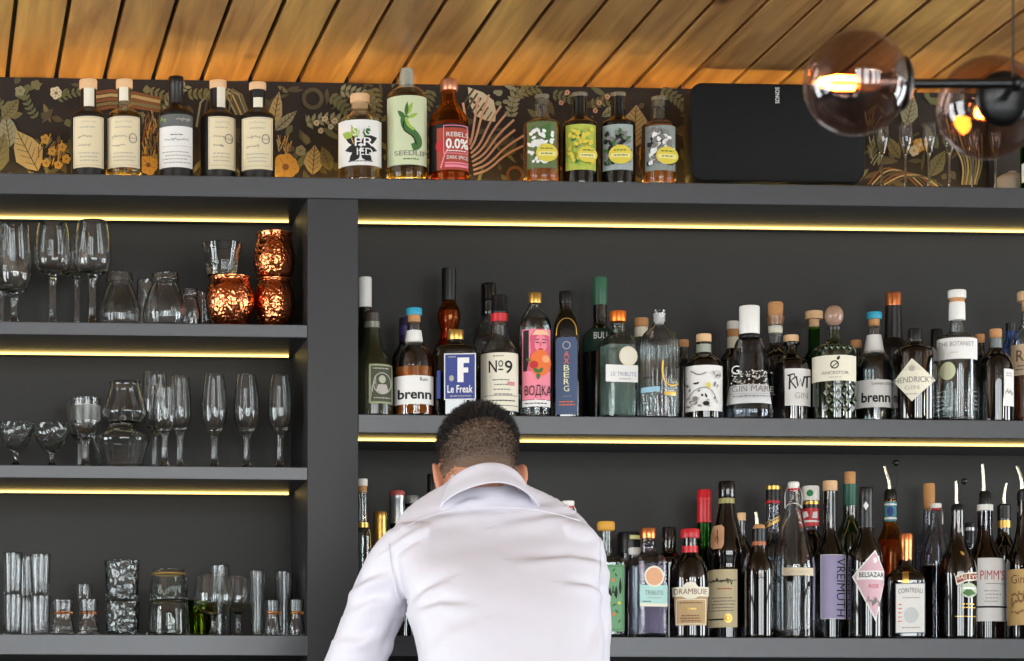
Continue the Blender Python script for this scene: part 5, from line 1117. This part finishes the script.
# flutes and bowl at the far end of the uppermost board
for x, top, l in ((882, 125, 'slender champagne flute on the uppermost board, closest to the loudspeaker'), (905.6, 122, 'champagne flute with gold-tinged rim between the two lamp globes, second from the loudspeaker'), (929, 121.5, 'champagne flute between the two lamp globes, third from the loudspeaker'),
                  (949.4, 127, 'champagne flute whose bowl is partly behind the rear lamp globe'), (973, 128, 'champagne flute seen below the rear lamp globe, beside the black post'), (995.6, 130, 'champagne flute standing before the pale bowl on the uppermost board')):
    vessel('champagne_flute', l, 'stemmed glass', x, 'T', .07, [(1.6, 152), (4, 149), (7.2, 138), (7.4, 130), (6.6, top)], CLEAR, .0012, 'champagne flutes on the uppermost board', foot_=(8, 1.25, 152))
Fb = Frame(1012, 'T', .15)
bw = thing('ceramic_bowl', 'upturned pale ceramic bowl on the uppermost board', 'bowl', (Fb.X, .15, Fb.zb), 0)
pb = Fb.prof([(17.6, None), (18, 184), (16, 177), (10, 172.6), (4, 171), (3.6, 170.4)], 2)
lathe_obj('body', hollow_prof(pb, .003), pbr('pale_ceramic', (176, 164, 146), .35, coat=.4), bw, 44)
lathe_obj('foot_ring', [(3.4 / Fb.s, Fb.z(171.4)), (4 / Fb.s, Fb.z(171.2)), (4 / Fb.s, Fb.z(169.8)), (3.4 / Fb.s, Fb.z(169.8))], pbr('pale_ceramic_ring', (166, 152, 134), .4), bw, 30)
# ------------------------------------------------------------------ loudspeaker
def rounded_slab(w, h, d, r, bev, n=8):
    """rounded rectangle front (w x h), depth d, softened front and back edges"""
    def ring(inset, y):
        o = []
        for cx, cz, a0 in ((w / 2 - r, h / 2 - r, 0), (-w / 2 + r, h / 2 - r, 90), (-w / 2 + r, -h / 2 + r, 180), (w / 2 - r, -h / 2 + r, 270)):
            for j in range(n + 1):
                a = math.radians(a0 + 90 * j / n); rr = max(r - inset, .0005)
                o.append((cx + rr * cos(a), y, cz + rr * sin(a)))
        return o
    R = [ring(bev * 1.0, 0), ring(bev * .3, bev * .3), ring(0, bev), ring(0, d * .5), ring(d * .12, d - bev * 2), ring(d * .12 + bev, d)]
    V = [v for q in R for v in q]; m = len(R[0]); F = []
    for k in range(len(R) - 1):
        for j in range(m):
            F.append((k * m + j, k * m + (j + 1) % m, (k + 1) * m + (j + 1) % m, (k + 1) * m + j))
    F.append(tuple(range(m - 1, -1, -1))); F.append(tuple(range((len(R) - 1) * m, len(R) * m)))
    return V, F
ys = .03
xs0, zs1 = W(691, 82, ys); xs1, _ = W(865.5, 84, ys)
zs0 = Z_T + .012
spk = thing('loudspeaker', 'wide black rounded loudspeaker on the uppermost board beside the champagne flutes', 'speaker', ((xs0 + xs1) / 2, ys, Z_T + .0006))
V, F = rounded_slab(xs1 - xs0, zs1 - zs0, .12, .026, .006)
V = [(x, y, z + (zs1 + zs0) / 2 - Z_T - .0006) for x, y, z in V]
mesh_obj('cabinet', V, F, pbr('speaker_grille', (17, 17, 18), .7, spec=.25, var=.15, scale=900, bump=.1, bscale=1500), None, spk, 40)
for dx in (-.1, .1):
    lathe_obj('rubber_foot', [(0, 0, 0), (.016, 0, 0), (.018, .004, 0), (.016, .013, 0), (0, .013, 0)], BLACK, spk, 20).location = (dx, .06, 0)
P, T = text_tris('*SONOS')
x0_, z0_ = W(775.2, 103.4, ys); x1_, z1_ = W(779.4, 87.4, ys)
V = [(x0_ + v * (x1_ - x0_) - spk.location.x, -.0006, z1_ - u * (z1_ - z0_) - spk.location.z) for u, v in P]
mesh_obj('lettering', V, [tuple(t) for t in T], pbr('speaker_white', (215, 215, 212), .5, var=0), None, spk, 0)

# ------------------------------------------------------------------ pendant lamp with smoked globes
LY = -2.75
lx, lz = W(856.4, 83, LY); ls = scl(lx, LY)
LBLACK = pbr('lamp_black_metal', (14, 14, 15), .3, metal=.3)
GLOBE = thin_glass('smoked_rose_globe', (220, 200, 194), 1.8)
BULBG = thin_glass('amber_bulb_glass', (255, 190, 110), 1.0)
FIL = emitter('filament', (255, 186, 100), 130.0)
lamp = thing('pendant_lamp', 'black pendant lamp with smoked glass globes on rods in front of the bar shelves', 'lamp', (0, 0, 0))
hubx, hubz = W(1013, 83.6, LY)
lamp.location = (hubx, LY, hubz)
hub = Vector((hubx, LY, hubz))
def sphere_mb(mb, c, r, n=48, m=28, i=0, a0=0.0):
    M = Matrix.Translation(c)
    mb.lathe([(r * sin(a0 + (PI - a0) * j / m), r * cos(a0 + (PI - a0) * j / m)) for j in range(m + 1)][::-1], n, i, M)
def orient(axis):
    z = Vector(axis).normalized(); x = z.orthogonal().normalized(); y = z.cross(x)
    return Matrix((x, y, z)).transposed().to_4x4()
def globe(c, R, axis, arm_from, lab):
    """axis: from the globe's centre towards its cap"""
    c = Vector(c) - hub; ax = Vector(axis).normalized(); M = Matrix.Translation(c) @ orient(ax)
    a0 = .36
    mb = MB(); mb.lathe([(R * sin(a0 + (PI - a0) * j / 36), R * cos(a0 + (PI - a0) * j / 36)) for j in range(37)][::-1], 56, 0, M)
    g = mb.obj('globe', GLOBE, lamp, 60); g['label'] = lab
    mb = MB(); rc = R * .5
    mb.lathe([(0, R * .80), (rc * .55, R * .80), (rc * 1.0, R * .86), (rc * 1.06, R * .90), (rc * 1.0, R * .95), (rc * .8, R * 1.01), (rc * .3, R * 1.05), (0, R * 1.06)], 40, 0, M); mb.obj('cap', LBLACK, g)
    mb = MB(); mb.lathe([(0, R * .02), (R * .17, R * .02), (R * .2, R * .06), (R * .2, R * .62), (R * .24, R * .64), (R * .24, R * .8), (0, R * .8)], 28, 0, M); mb.obj('socket', pbr('socket_nickel', (120, 116, 112), .25, metal=.9), g)
    mb = MB(); mb.lathe([(0, -R * .9), (R * .04, -R * .82), (R * .12, -R * .66), (R * .2, -R * .42), (R * .22, -R * .26), (R * .18, -R * .08), (R * .14, R * .02), (0, R * .02)], 28, 0, M); mb.obj('bulb', BULBG, g)
    mb = MB()
    for k in range(6):
        a = 2 * PI * k / 6; rr = R * .11
        mb.tube([M @ Vector((rr * cos(a), rr * sin(a), -R * .04)), M @ Vector((rr * 1.1 * cos(a), rr * 1.1 * sin(a), -R * .4)), M @ Vector((rr * .4 * cos(a), rr * .4 * sin(a), -R * .72))], R * .028, 6)
    mb.obj('filament', FIL, g)
    return c, ax
c1, a1 = globe((lx, LY, lz), 52 / ls, (1, 0, 0), None, 'smoked globe at the free end of the rod, lit filament bulb lying sideways')
g2x, g2z = W(989, 107.5, LY + .16)
c2, a2 = globe((g2x, LY + .16, g2z), 51.5 / scl(g2x, LY + .16), (-.05, -.92, -.05), None, 'smoked globe behind the rod, its black cap towards the viewer')
mb = MB(); mb.tube([c1 + Vector((52 / ls * 1.02, 0, .0)), Vector((0, 0, 0)), Vector((.34, 0, 0))], .0056, 14); mb.obj('rod', LBLACK, lamp)
mb = MB(); mb.tube([c2 + a2 * (51.5 / ls * 1.04), Vector((.004, .012, .002)), Vector((.004, 0, 0))], .0046, 14); mb.obj('arm', LBLACK, lamp)
globe((hubx + .40, LY, hubz), 52 / ls, (-1, 0, 0), None, 'smoked globe at the far end of the rod')
mb = MB(); sphere_mb(mb, Vector((.004, 0, 0)), .009, 20, 12); mb.obj('hub', LBLACK, lamp)
mb = MB(); mb.tube([Vector((0, 0, .006)), Vector((0, 0, Z_CEIL - hubz - .02))], .0011, 8); mb.obj('cable', LBLACK, lamp)
mb = MB(); mb.lathe([(0, Z_CEIL - hubz - .025), (.045, Z_CEIL - hubz - .025), (.05, Z_CEIL - hubz - .02), (.05, Z_CEIL - hubz - .0005), (0, Z_CEIL - hubz - .0005)], 32); mb.obj('canopy', LBLACK, lamp)
# ------------------------------------------------------------------ the barman, seen from behind, leaning to the shelf
from mathutils.bvhtree import BVHTree
from mathutils import noise
def PV(px, py, Y):
    x, z = W(px, py, Y); return Vector((x, Y, z))
SKIN = pbr('skin', (204, 142, 112), .5, var=.07, scale=40, sub=.12)
SHIRT = pbr('white_shirt_cotton', (217, 215, 225), .75, var=.02, scale=18, bump=.06, bscale=700)
TROUS = pbr('black_trousers', (28, 28, 32), .8)
SHOE = pbr('black_leather', (20, 18, 17), .35)
HAIRD = pbr('dark_hair', (19, 15, 13), .55, var=.2, scale=80)
HAIRF = pbr('cropped_hair', (62, 52, 44), .6, var=.2, scale=80)
def ring_loft(mb, rings, n=36, p=2.4):
    """rings: (centre, half width, half depth, tilt about X); closed at both ends"""
    V = []; F = []
    for c, a, b, t in rings:
        for j in range(n):
            q = 2 * PI * j / n; cc, ss = cos(q), sin(q)
            k = 1 / (abs(cc) ** p + abs(ss) ** p) ** (1 / p)
            x, y = a * k * cc, b * k * ss
            V.append(Vector(c) + Vector((x, y * cos(t), y * sin(t))))
    m = len(rings)
    for k in range(m - 1):
        for j in range(n):
            F.append((k * n + j, k * n + (j + 1) % n, (k + 1) * n + (j + 1) % n, (k + 1) * n + j))
    F.append(tuple(range(n - 1, -1, -1))); F.append(tuple(range((m - 1) * n, m * n)))
    mb.add(V, F)
def smooth_rings(R, n=2):
    flat = [tuple(c) + (a, b, t) for c, a, b, t in R]
    return [(Vector(q[:3]), q[3], q[4], q[5]) for q in chaikin(flat, n)]
def limb(mb, pts, rad_, n=18, it=2):
    q = chaikin([tuple(p) + (r,) for p, r in zip(pts, rad_)], it)
    mb.tube([Vector(a[:3]) for a in q], [a[3] for a in q], n)
def ell(mb, c, rx, ry, rz, M=None):
    M = M or Matrix.Identity(4)
    mb.lathe([(sin(PI * j / 14), -cos(PI * j / 14)) for j in range(15)], 24, 0, Matrix.Translation(c) @ M @ Matrix.Diagonal((rx, ry, rz, 1)))
def fuse(name, mb, voxel, smooth_it, factor=.5):
    """one continuous closed surface out of the overlapping volumes"""
    o = mb.obj(name, SKIN, None, 0)
    r = o.modifiers.new('fuse', 'REMESH'); r.mode = 'VOXEL'; r.voxel_size = voxel
    s = o.modifiers.new('soften', 'SMOOTH'); s.iterations = smooth_it; s.factor = factor
    dg = bpy.context.evaluated_depsgraph_get()
    me = bpy.data.meshes.new_from_object(o.evaluated_get(dg))
    bpy.data.objects.remove(o)
    me.polygons.foreach_set('use_smooth', [True] * len(me.polygons))
    return me
# joints, measured on the photograph at the man's distance
torso = []          # y, left x, right x, Y of the centre, half depth, tilt
for y, xl_, xr_, Y, d, t in ((800, 425, 607, -.78, .115, 0), (735, 426, 606, -.76, .11, 0), (661, 421, 602, -.71, .11, .1), (611, 408, 600, -.665, .118, .2), (570, 398, 600, -.62, .12, .3), (540, 391, 600, -.585, .112, .45), (521, 400, 588, -.56, .095, .6), (505, 424, 560, -.535, .075, .7), (492, 445, 530, -.515, .06, .7), (478, 452, 520, -.49, .055, .7)):
    a, b = PV(xl_, y, Y), PV(xr_, y, Y); torso.append(((a + b) / 2, (b - a).length / 2, d, t))
WAIST = torso[0][0]
sL, sR = PV(406, 551, -.57), PV(580, 551, -.57)
mL, mR = PV(376, 605, -.565), PV(584, 610, -.54)
eL, eR = PV(337, 712, -.55), PV(585, 705, -.50)
ZH = ZC + .022
hL = Vector((eL.x + .035, -.33, ZH + .018)); hR = Vector((eR.x - .10, -.31, ZH + .018))
HC = PV(478, 464, -.43)                       # head centre
tilt = .42                                    # bowed forward
up = Vector((0, sin(tilt), cos(tilt))); fw = Vector((0, cos(tilt), -sin(tilt))); rt = Vector((1, 0, 0))
HM = Matrix((rt, fw, up)).transposed().to_4x4()
def H(x, y, z): return HC + rt * x + fw * y + up * z
body = MB()
ring_loft(body, smooth_rings([(c - Vector((0, -.012, .0)), a - .034, d - .034, t) for c, a, d, t in torso[:-2]]), 32)
# neck and head
limb(body, [PV(485, 500, -.495), PV(483, 484, -.475), H(0, -.026, -.06), H(0, -.02, .0)], [.05, .053, .058, .06], 22)
ell(body, H(0, -.012, .024), .0755, .094, .087, HM)          # skull
ell(body, H(0, .012, -.025), .070, .078, .085, HM)           # face mass
ell(body, H(0, .05, -.083), .040, .034, .030, HM)            # chin
ell(body, H(0, .075, .02), .052, .022, .038, HM)             # brow
limb(body, [H(0, .088, .005), H(0, .104, -.03), H(0, .09, -.038)], [.009, .013, .009], 10)   # nose
limb(body, [H(-.024, .082, -.064), H(0, .092, -.063), H(.024, .082, -.064)], [.005, .008, .005], 8)   # lips
for sg in (-1, 1):
    ell(body, H(sg * .03, .078, -.004), .014, .012, .010, HM)
    ear = Matrix.Rotation(sg * .5, 4, 'Z')
    ec = H(sg * .081, -.008, -.022)
    pts = [H(sg * (.071), .008, -.082), H(sg * .078, -.002, -.082), H(sg * .086, -.012, -.050), H(sg * .090, -.014, -.020), H(sg * .086, -.002, -.001), H(sg * .076, .012, -.008)]
    limb(body, pts, [.005, .0055, .0055, .0055, .005, .004], 10)
    ell(body, H(sg * .078, .000, -.044), .006, .013, .032, HM)
# arms and hands
def arm(S, Mi, E, Hd, sg):
    limb(body, [S, Mi, E], [.039, .040, .034], 18); limb(body, [E, E * .5 + Hd * .5, Hd], [.037, .034, .024], 18)
    d = (Hd - E); d.z = 0; d.normalize(); side = Vector((d.y, -d.x, 0))          # side: to the figure's right
    thumbs = -sg
    pc = Hd + d * .045 - Vector((0, 0, .012))
    X = Matrix((side, d, Vector((0, 0, 1)))).transposed().to_4x4()
    ell(body, pc, .041, .052, .0145, X)
    limb(body, [Hd - d * .03, Hd + d * .02 - Vector((0, 0, .006))], [.024, .022], 14)
    for k, (o, l) in enumerate(((-.030, .062), (-.010, .074), (.011, .070), (.031, .054))):
        o = o * sg; b = pc + d * .038 + side * o
        spread = side * (o * .25)
        limb(body, [b - d * .02, b + d * .02 + spread * .4 + Vector((0, 0, .010)), b + d * (l * .62) + spread + Vector((0, 0, .006)), b + d * l + spread * 1.3 - Vector((0, 0, .006))], [.0098, .0094, .0085, .0072], 10, 2)
    tb = pc - d * .02 + side * (thumbs * .030)
    limb(body, [tb, tb + d * .024 + side * thumbs * .026 + Vector((0, 0, .003)), tb + d * .056 + side * thumbs * .034 - Vector((0, 0, .004))], [.0125, .0110, .0085], 10, 2)
arm(sL, mL, eL, hL, 1); arm(sR, mR, eR, hR, -1)
# legs down to the floor
hip = WAIST - Vector((0, 0, .06))
feet = []
for sg in (-1, 1):
    h = hip + Vector((sg * .085, 0, 0)); k = Vector((hip.x + sg * .105, hip.y + .05, .47)); a = Vector((hip.x + sg * .115, hip.y - .03, .085))
    limb(body, [h + Vector((0, 0, .04)), h, k, a], [.085, .084, .052, .036], 18)
    limb(body, [a + Vector((0, -.05, -.045)), a + Vector((0, .03, -.045)), a + Vector((0, .15, -.063))], [.034, .036, .020], 12); feet.append(a)
bme = fuse('person', body, .0052, 3)
bme.name = 'person'; bme.materials.clear(); bme.materials.append(SKIN)
person = bpy.data.objects.new('person', bme); link(person)
tag(person, 'person in a white long-sleeved shirt seen from behind, leaning to the bar shelves', 'person')

# ---- shirt
sh = MB()
ring_loft(sh, smooth_rings([(c, a + (.0 if k > 1 else .004), d + .004, t) for k, (c, a, d, t) in enumerate([(WAIST + Vector((0, 0, -.05)), .170, .116, 0)] + torso + [(PV(486, 479, -.490), .058, .070, .7), (PV(486, 466, -.480), .046, .068, .7)])]), 40, 2.3)
def cuff_pt(E, Hd): return E + (Hd - E) * .86
limb(sh, [sL + Vector((.03, 0, .0)), sL, mL, eL], [.058, .060, .056, .055], 22); limb(sh, [eL - (hL - eL) * .06, eL + (hL - eL) * .4, cuff_pt(eL, hL)], [.055, .050, .036], 22)
limb(sh, [sR - Vector((.03, 0, .0)), sR, mR, eR], [.052, .053, .048, .048], 22); limb(sh, [eR - (hR - eR) * .06, eR + (hR - eR) * .4, cuff_pt(eR, hR)], [.052, .048, .036], 22)
sme = fuse('shirt', sh, .0046, 5)
# cloth folds: (polyline in the photograph, half width, depth); positive raises the lower side of the line
FOLDS = [([(612, 572), (596, 560), (570, 556), (540, 559), (515, 559)], 5, .0060), ([(606, 594), (590, 586), (562, 583)], 4.5, .0055), ([(600, 534), (575, 517), (548, 517), (520, 520), (497, 526)], 6, .0055), ([(560, 505), (535, 506), (505, 512)], 5, .0040),
         ([(408, 606), (425, 590), (450, 578)], 5, .0060), ([(411, 612), (440, 603), (470, 605)], 5, .0050), ([(388, 548), (402, 537), (420, 528), (440, 520)], 5, .0055), ([(393, 560), (410, 546), (432, 534)], 4, .0035), ([(400, 527), (430, 517), (470, 512), (510, 512)], 5, .0030),
         ([(352, 590), (368, 580), (390, 572)], 5, .0065), ([(350, 612), (372, 600), (392, 600)], 5, .0045), ([(402, 618), (396, 640), (384, 655)], 5, .006), ([(340, 640), (360, 640), (380, 628)], 5, .0040),
         ([(455, 505), (468, 498), (492, 496)], 4, .0035), ([(604, 618), (596, 640), (590, 661)], 6, .0035), ([(430, 650), (450, 630), (480, 620)], 8, .0035)]
def seg_d(p, poly):
    best = None; L = len(poly) - 1
    for i in range(L):
        ax, ay = poly[i]; bx, by = poly[i + 1]; dx, dy = bx - ax, by - ay; l2 = dx * dx + dy * dy
        t = max(0, min(1, ((p[0] - ax) * dx + (p[1] - ay) * dy) / l2)); qx, qy = ax + t * dx, ay + t * dy
        d = math.hypot(p[0] - qx, p[1] - qy)
        if best is None or d < best[0]:
            s = (dx * (p[1] - ay) - dy * (p[0] - ax)) * (1 if dx >= 0 else -1)
            best = (d, math.copysign(1, s), (i + t) / L)
    return best
nrm = [v.normal.copy() for v in sme.vertices]
CAMV = Vector((CX, CY, CZ))
for v, nn in zip(sme.vertices, nrm):
    p = v.co; d = 0.0
    q = noise.noise(p * 9) * .0035 + noise.noise(p * 22) * .0012
    if nn.dot((CAMV - p).normalized()) > -.15:
        u = proj(p)
        for poly, w, A in FOLDS:
            x0 = min(a for a, b in poly) - 4 * w; x1 = max(a for a, b in poly) + 4 * w
            if not (x0 < u[0] < x1): continue
            dd, sg, t = seg_d(u, poly)
            if dd < 4 * w:
                k = dd * sg / w; e = math.sin(PI * min(1, max(0, t * .86 + .1)))
                d += A * e * k * math.exp(.5 - k * k / 2) * 1.15
    v.co = p + nn * (q + d)
sme.name = 'shirt'; sme.materials.clear(); sme.materials.append(SHIRT); sme.update()
shirt = bpy.data.objects.new('shirt', sme); link(shirt, person); shirt['label'] = 'white cotton shirt'
bv = BVHTree.FromPolygons([v.co.copy() for v in sme.vertices], [tuple(p.vertices) for p in sme.polygons])
def on_shirt(px, py, off=.0008):
    far = PV(px, py, .2); d = (far - CAMV).normalized()
    hit = bv.ray_cast(CAMV, d)
    return None if hit[0] is None else hit[0] + hit[1] * off
def seam(pts, r=.0016):
    q = [on_shirt(*p) for p in chaikin(pts, 3)]; q = [p for p in q if p is not None]
    if len(q) > 3:
        mb = MB(); mb.tube(q, r, 6); mb.obj('seam', SHIRT, shirt, 0)
seam([(389, 545), (390, 560), (395, 585), (399, 603)]); seam([(401, 529), (430, 515), (465, 508), (510, 507), (545, 511), (580, 521)], .0011)
seam([(600, 536), (601, 560), (599, 580)], .0012)
# collar: stand and turned-down leaf around the neck
def collar():
    n = 56; V = []; F = []
    cc = PV(485.5, 501, -.498); t = .68
    def pt(a, r, h, ry=1.0):
        x, y = r * sin(a), -r * ry * cos(a)
        return cc + Vector((x, y * cos(t) + h * sin(t) * .5, -y * sin(t) + h * cos(t)))
    prof = [(.071, -.012), (.0705, .012), (.0715, .022), (.0745, .024), (.0775, .020), (.081, .004), (.086, -.014), (.094, -.032), (.103, -.055), (.101, -.0565), (.083, -.014)]
    for j in range(n):
        a = -2.75 + 5.5 * j / (n - 1)
        for r, h in prof:
            wob = .0016 * sin(a * 5 + 1) * (1 if r > .08 else .3)
            V.append(pt(a, r + wob, h - .004 * max(0, abs(a) - 1.2), 1.02))
    m = len(prof)
    for j in range(n - 1):
        for k in range(m - 1):
            F.append((j * m + k, (j + 1) * m + k, (j + 1) * m + k + 1, j * m + k + 1))
    o = mesh_obj('collar', V, F, SHIRT, None, shirt, 50)
    s = o.modifiers.new('cloth', 'SOLIDIFY'); s.thickness = .0016
    s2 = o.modifiers.new('soft', 'SUBSURF'); s2.levels = 1; s2.render_levels = 1
collar()
for E, Hd in ((eL, hL), (eR, hR)):
    mb = MB(); c = cuff_pt(E, Hd); d = (Hd - E).normalized()
    mb.tube([c - d * .03, c - d * .025, c + d * .03, c + d * .034], [.034, .0375, .0365, .032], 24); mb.obj('cuff', SHIRT, shirt)
# ---- trousers, belt, shoes
tr = MB()
ring_loft(tr, smooth_rings([(WAIST + Vector((0, 0, -.16)), .165, .12, 0), (WAIST + Vector((0, 0, -.06)), .178, .126, 0), (WAIST + Vector((0, 0, .05)), .172, .118, 0)]), 32)
for sg in (-1, 1):
    h = hip + Vector((sg * .085, 0, 0)); k = Vector((hip.x + sg * .105, hip.y + .05, .47)); a = Vector((hip.x + sg * .115, hip.y - .03, .085))
    limb(tr, [h + Vector((0, 0, .02)), h - Vector((0, 0, .04)), k, a], [.09, .094, .067, .056], 20)
tme = fuse('trousers', tr, .007, 4); tme.name = 'trousers'; tme.materials.clear(); tme.materials.append(TROUS)
link(bpy.data.objects.new('trousers', tme), person)
mb = MB(); ring_loft(mb, [(WAIST + Vector((0, 0, .018)), .178, .125, 0), (WAIST + Vector((0, 0, .052)), .176, .123, 0)], 36); mb.obj('belt', SHOE, person)
for a in feet:
    mb = MB()
    ring_loft(mb, [(a + Vector((0, .03, -.0845)), .045, .125, 0), (a + Vector((0, .03, -.06)), .048, .13, 0), (a + Vector((0, .01, -.03)), .042, .10, 0), (a + Vector((0, -.02, .015)), .043, .055, 0)], 28, 2.2); mb.obj('shoe', SHOE, person)
# ---- hair: cropped back and sides, longer dark top
hb = BVHTree.FromPolygons([v.co.copy() for v in bme.vertices], [tuple(p.vertices) for p in bme.polygons])
O = H(0, -.012, .02)
rh = random.Random(11)
def zone(d):
    """d in world axes -> 'top', 'fade' or None"""
    x, y, z = d.x, d.y, d.z; f = d.dot(fw); u = d.dot(up)
    if f > .78 and u < .45: return None
    if u < -.05 and f > .12: return None
    edge = .40 - .30 * x * x - (.0 if f < .2 else .35 * f)
    if z > edge - .03 + rh.gauss(0, .17): return 'top'
    if f > .35: return None
    if u < -.93: return None
    if abs(x) > .965 and u < -.3: return None
    return 'fade'
def edge_at(d): return .40 - .30 * d.x * d.x - (.0 if d.dot(fw) < .2 else .35 * d.dot(fw))
top = MB(); fade = MB()
def strand(mb, p, d, l, w):
    s = d.orthogonal().normalized(); a = rh.uniform(0, 6.3); s = Matrix.Rotation(a, 3, d) @ s
    m = p + d * l * .55
    mb.add([p - s * w, p + s * w, m + s * w * .7, m - s * w * .7, p + d * l], [(0, 1, 2, 3), (3, 2, 4)])
cnt = {'top': 0, 'fade': 0}
for i in range(130000):
    d = Vector((rh.gauss(0, 1), rh.gauss(0, 1), rh.gauss(0, 1))).normalized()
    zn = zone(d)
    if zn is None or cnt[zn] >= {'top': 11000, 'fade': 15000}[zn]: continue
    hit = hb.ray_cast(O + d * .04, d)
    if hit[0] is None or (hit[0] - O).length > .14: continue
    p, n = hit[0], hit[1]
    cnt[zn] += 1
    j = Vector((rh.gauss(0, .25), rh.gauss(0, .25), rh.gauss(0, .25)))
    if zn == 'top':
        dirn = (n + fw * .55 + Vector((0, 0, .15)) + j).normalized(); strand(top, p - n * .001, dirn, rh.uniform(.009, .016) * max(.3, min(1, .3 + (d.z - edge_at(d) + .12) * 2.2)), .00055)
    else:
        lo = max(0.0, min(1.0, (d.z + .4) / .9))
        dirn = (n * .75 - up * .75 + j).normalized(); strand(fade, p - n * .0006, dirn, .0024 + .0065 * lo, .00032 + .00016 * lo)
# the roots: a close cap that follows the skull under the longer hair
V = []; F = []; N_, M_ = 64, 40; idx = {}
for a in range(N_):
    for b in range(M_):
        th_ = PI * b / (M_ - 1) * .62; ph = 2 * PI * a / N_
        d = Vector((sin(th_) * cos(ph), sin(th_) * sin(ph), cos(th_)))
        edge = .40 - .30 * d.x * d.x - (.0 if d.dot(fw) < .2 else .35 * d.dot(fw))
        if d.z < edge + .18: continue
        hit = hb.ray_cast(O + d * .04, d)
        if hit[0] is None: continue
        idx[a, b] = len(V); V.append(hit[0] + hit[1] * (.0002 + .004 * min(1, max(0, (d.z - edge - .18) * 3))))
for a in range(N_):
    for b in range(M_ - 1):
        q = [(a, b), ((a + 1) % N_, b), ((a + 1) % N_, b + 1), (a, b + 1)]
        if all(k in idx for k in q): F.append(tuple(idx[k] for k in q))
top.add(V, F)
V = []; F = []; idx = {}
for a in range(72):
    for b in range(44):
        th_ = PI * (.18 + .68 * b / 43); ph = PI + PI * a / 71
        d = (rt * cos(ph) + Vector((0, 1, 0)) * sin(ph)) * sin(th_) + Vector((0, 0, 1)) * cos(th_)
        if d.dot(up) < -.8 + .2 * abs(d.x) or d.dot(fw) > .2 or (abs(d.x) > .955 and d.dot(up) < -.25) or d.z > edge_at(d) + .4: continue
        hit = hb.ray_cast(O + d * .04, d)
        if hit[0] is None: continue
        idx[a, b] = len(V); V.append(hit[0] + hit[1] * .0005)
for a in range(71):
    for b in range(43):
        q = [(a, b), (a + 1, b), (a + 1, b + 1), (a, b + 1)]
        if all(k in idx for k in q): F.append(tuple(idx[k] for k in q))
fade.add(V, F, 1)
o = top.obj('hair', HAIRD, person, 0); o['label'] = 'dark longer hair on the crown'
o = fade.obj('cropped_hair', [HAIRF, pbr('stubble_scalp', (112, 90, 74), .6, var=.25, scale=260)], person, 0); o['label'] = 'closely cropped back and sides'
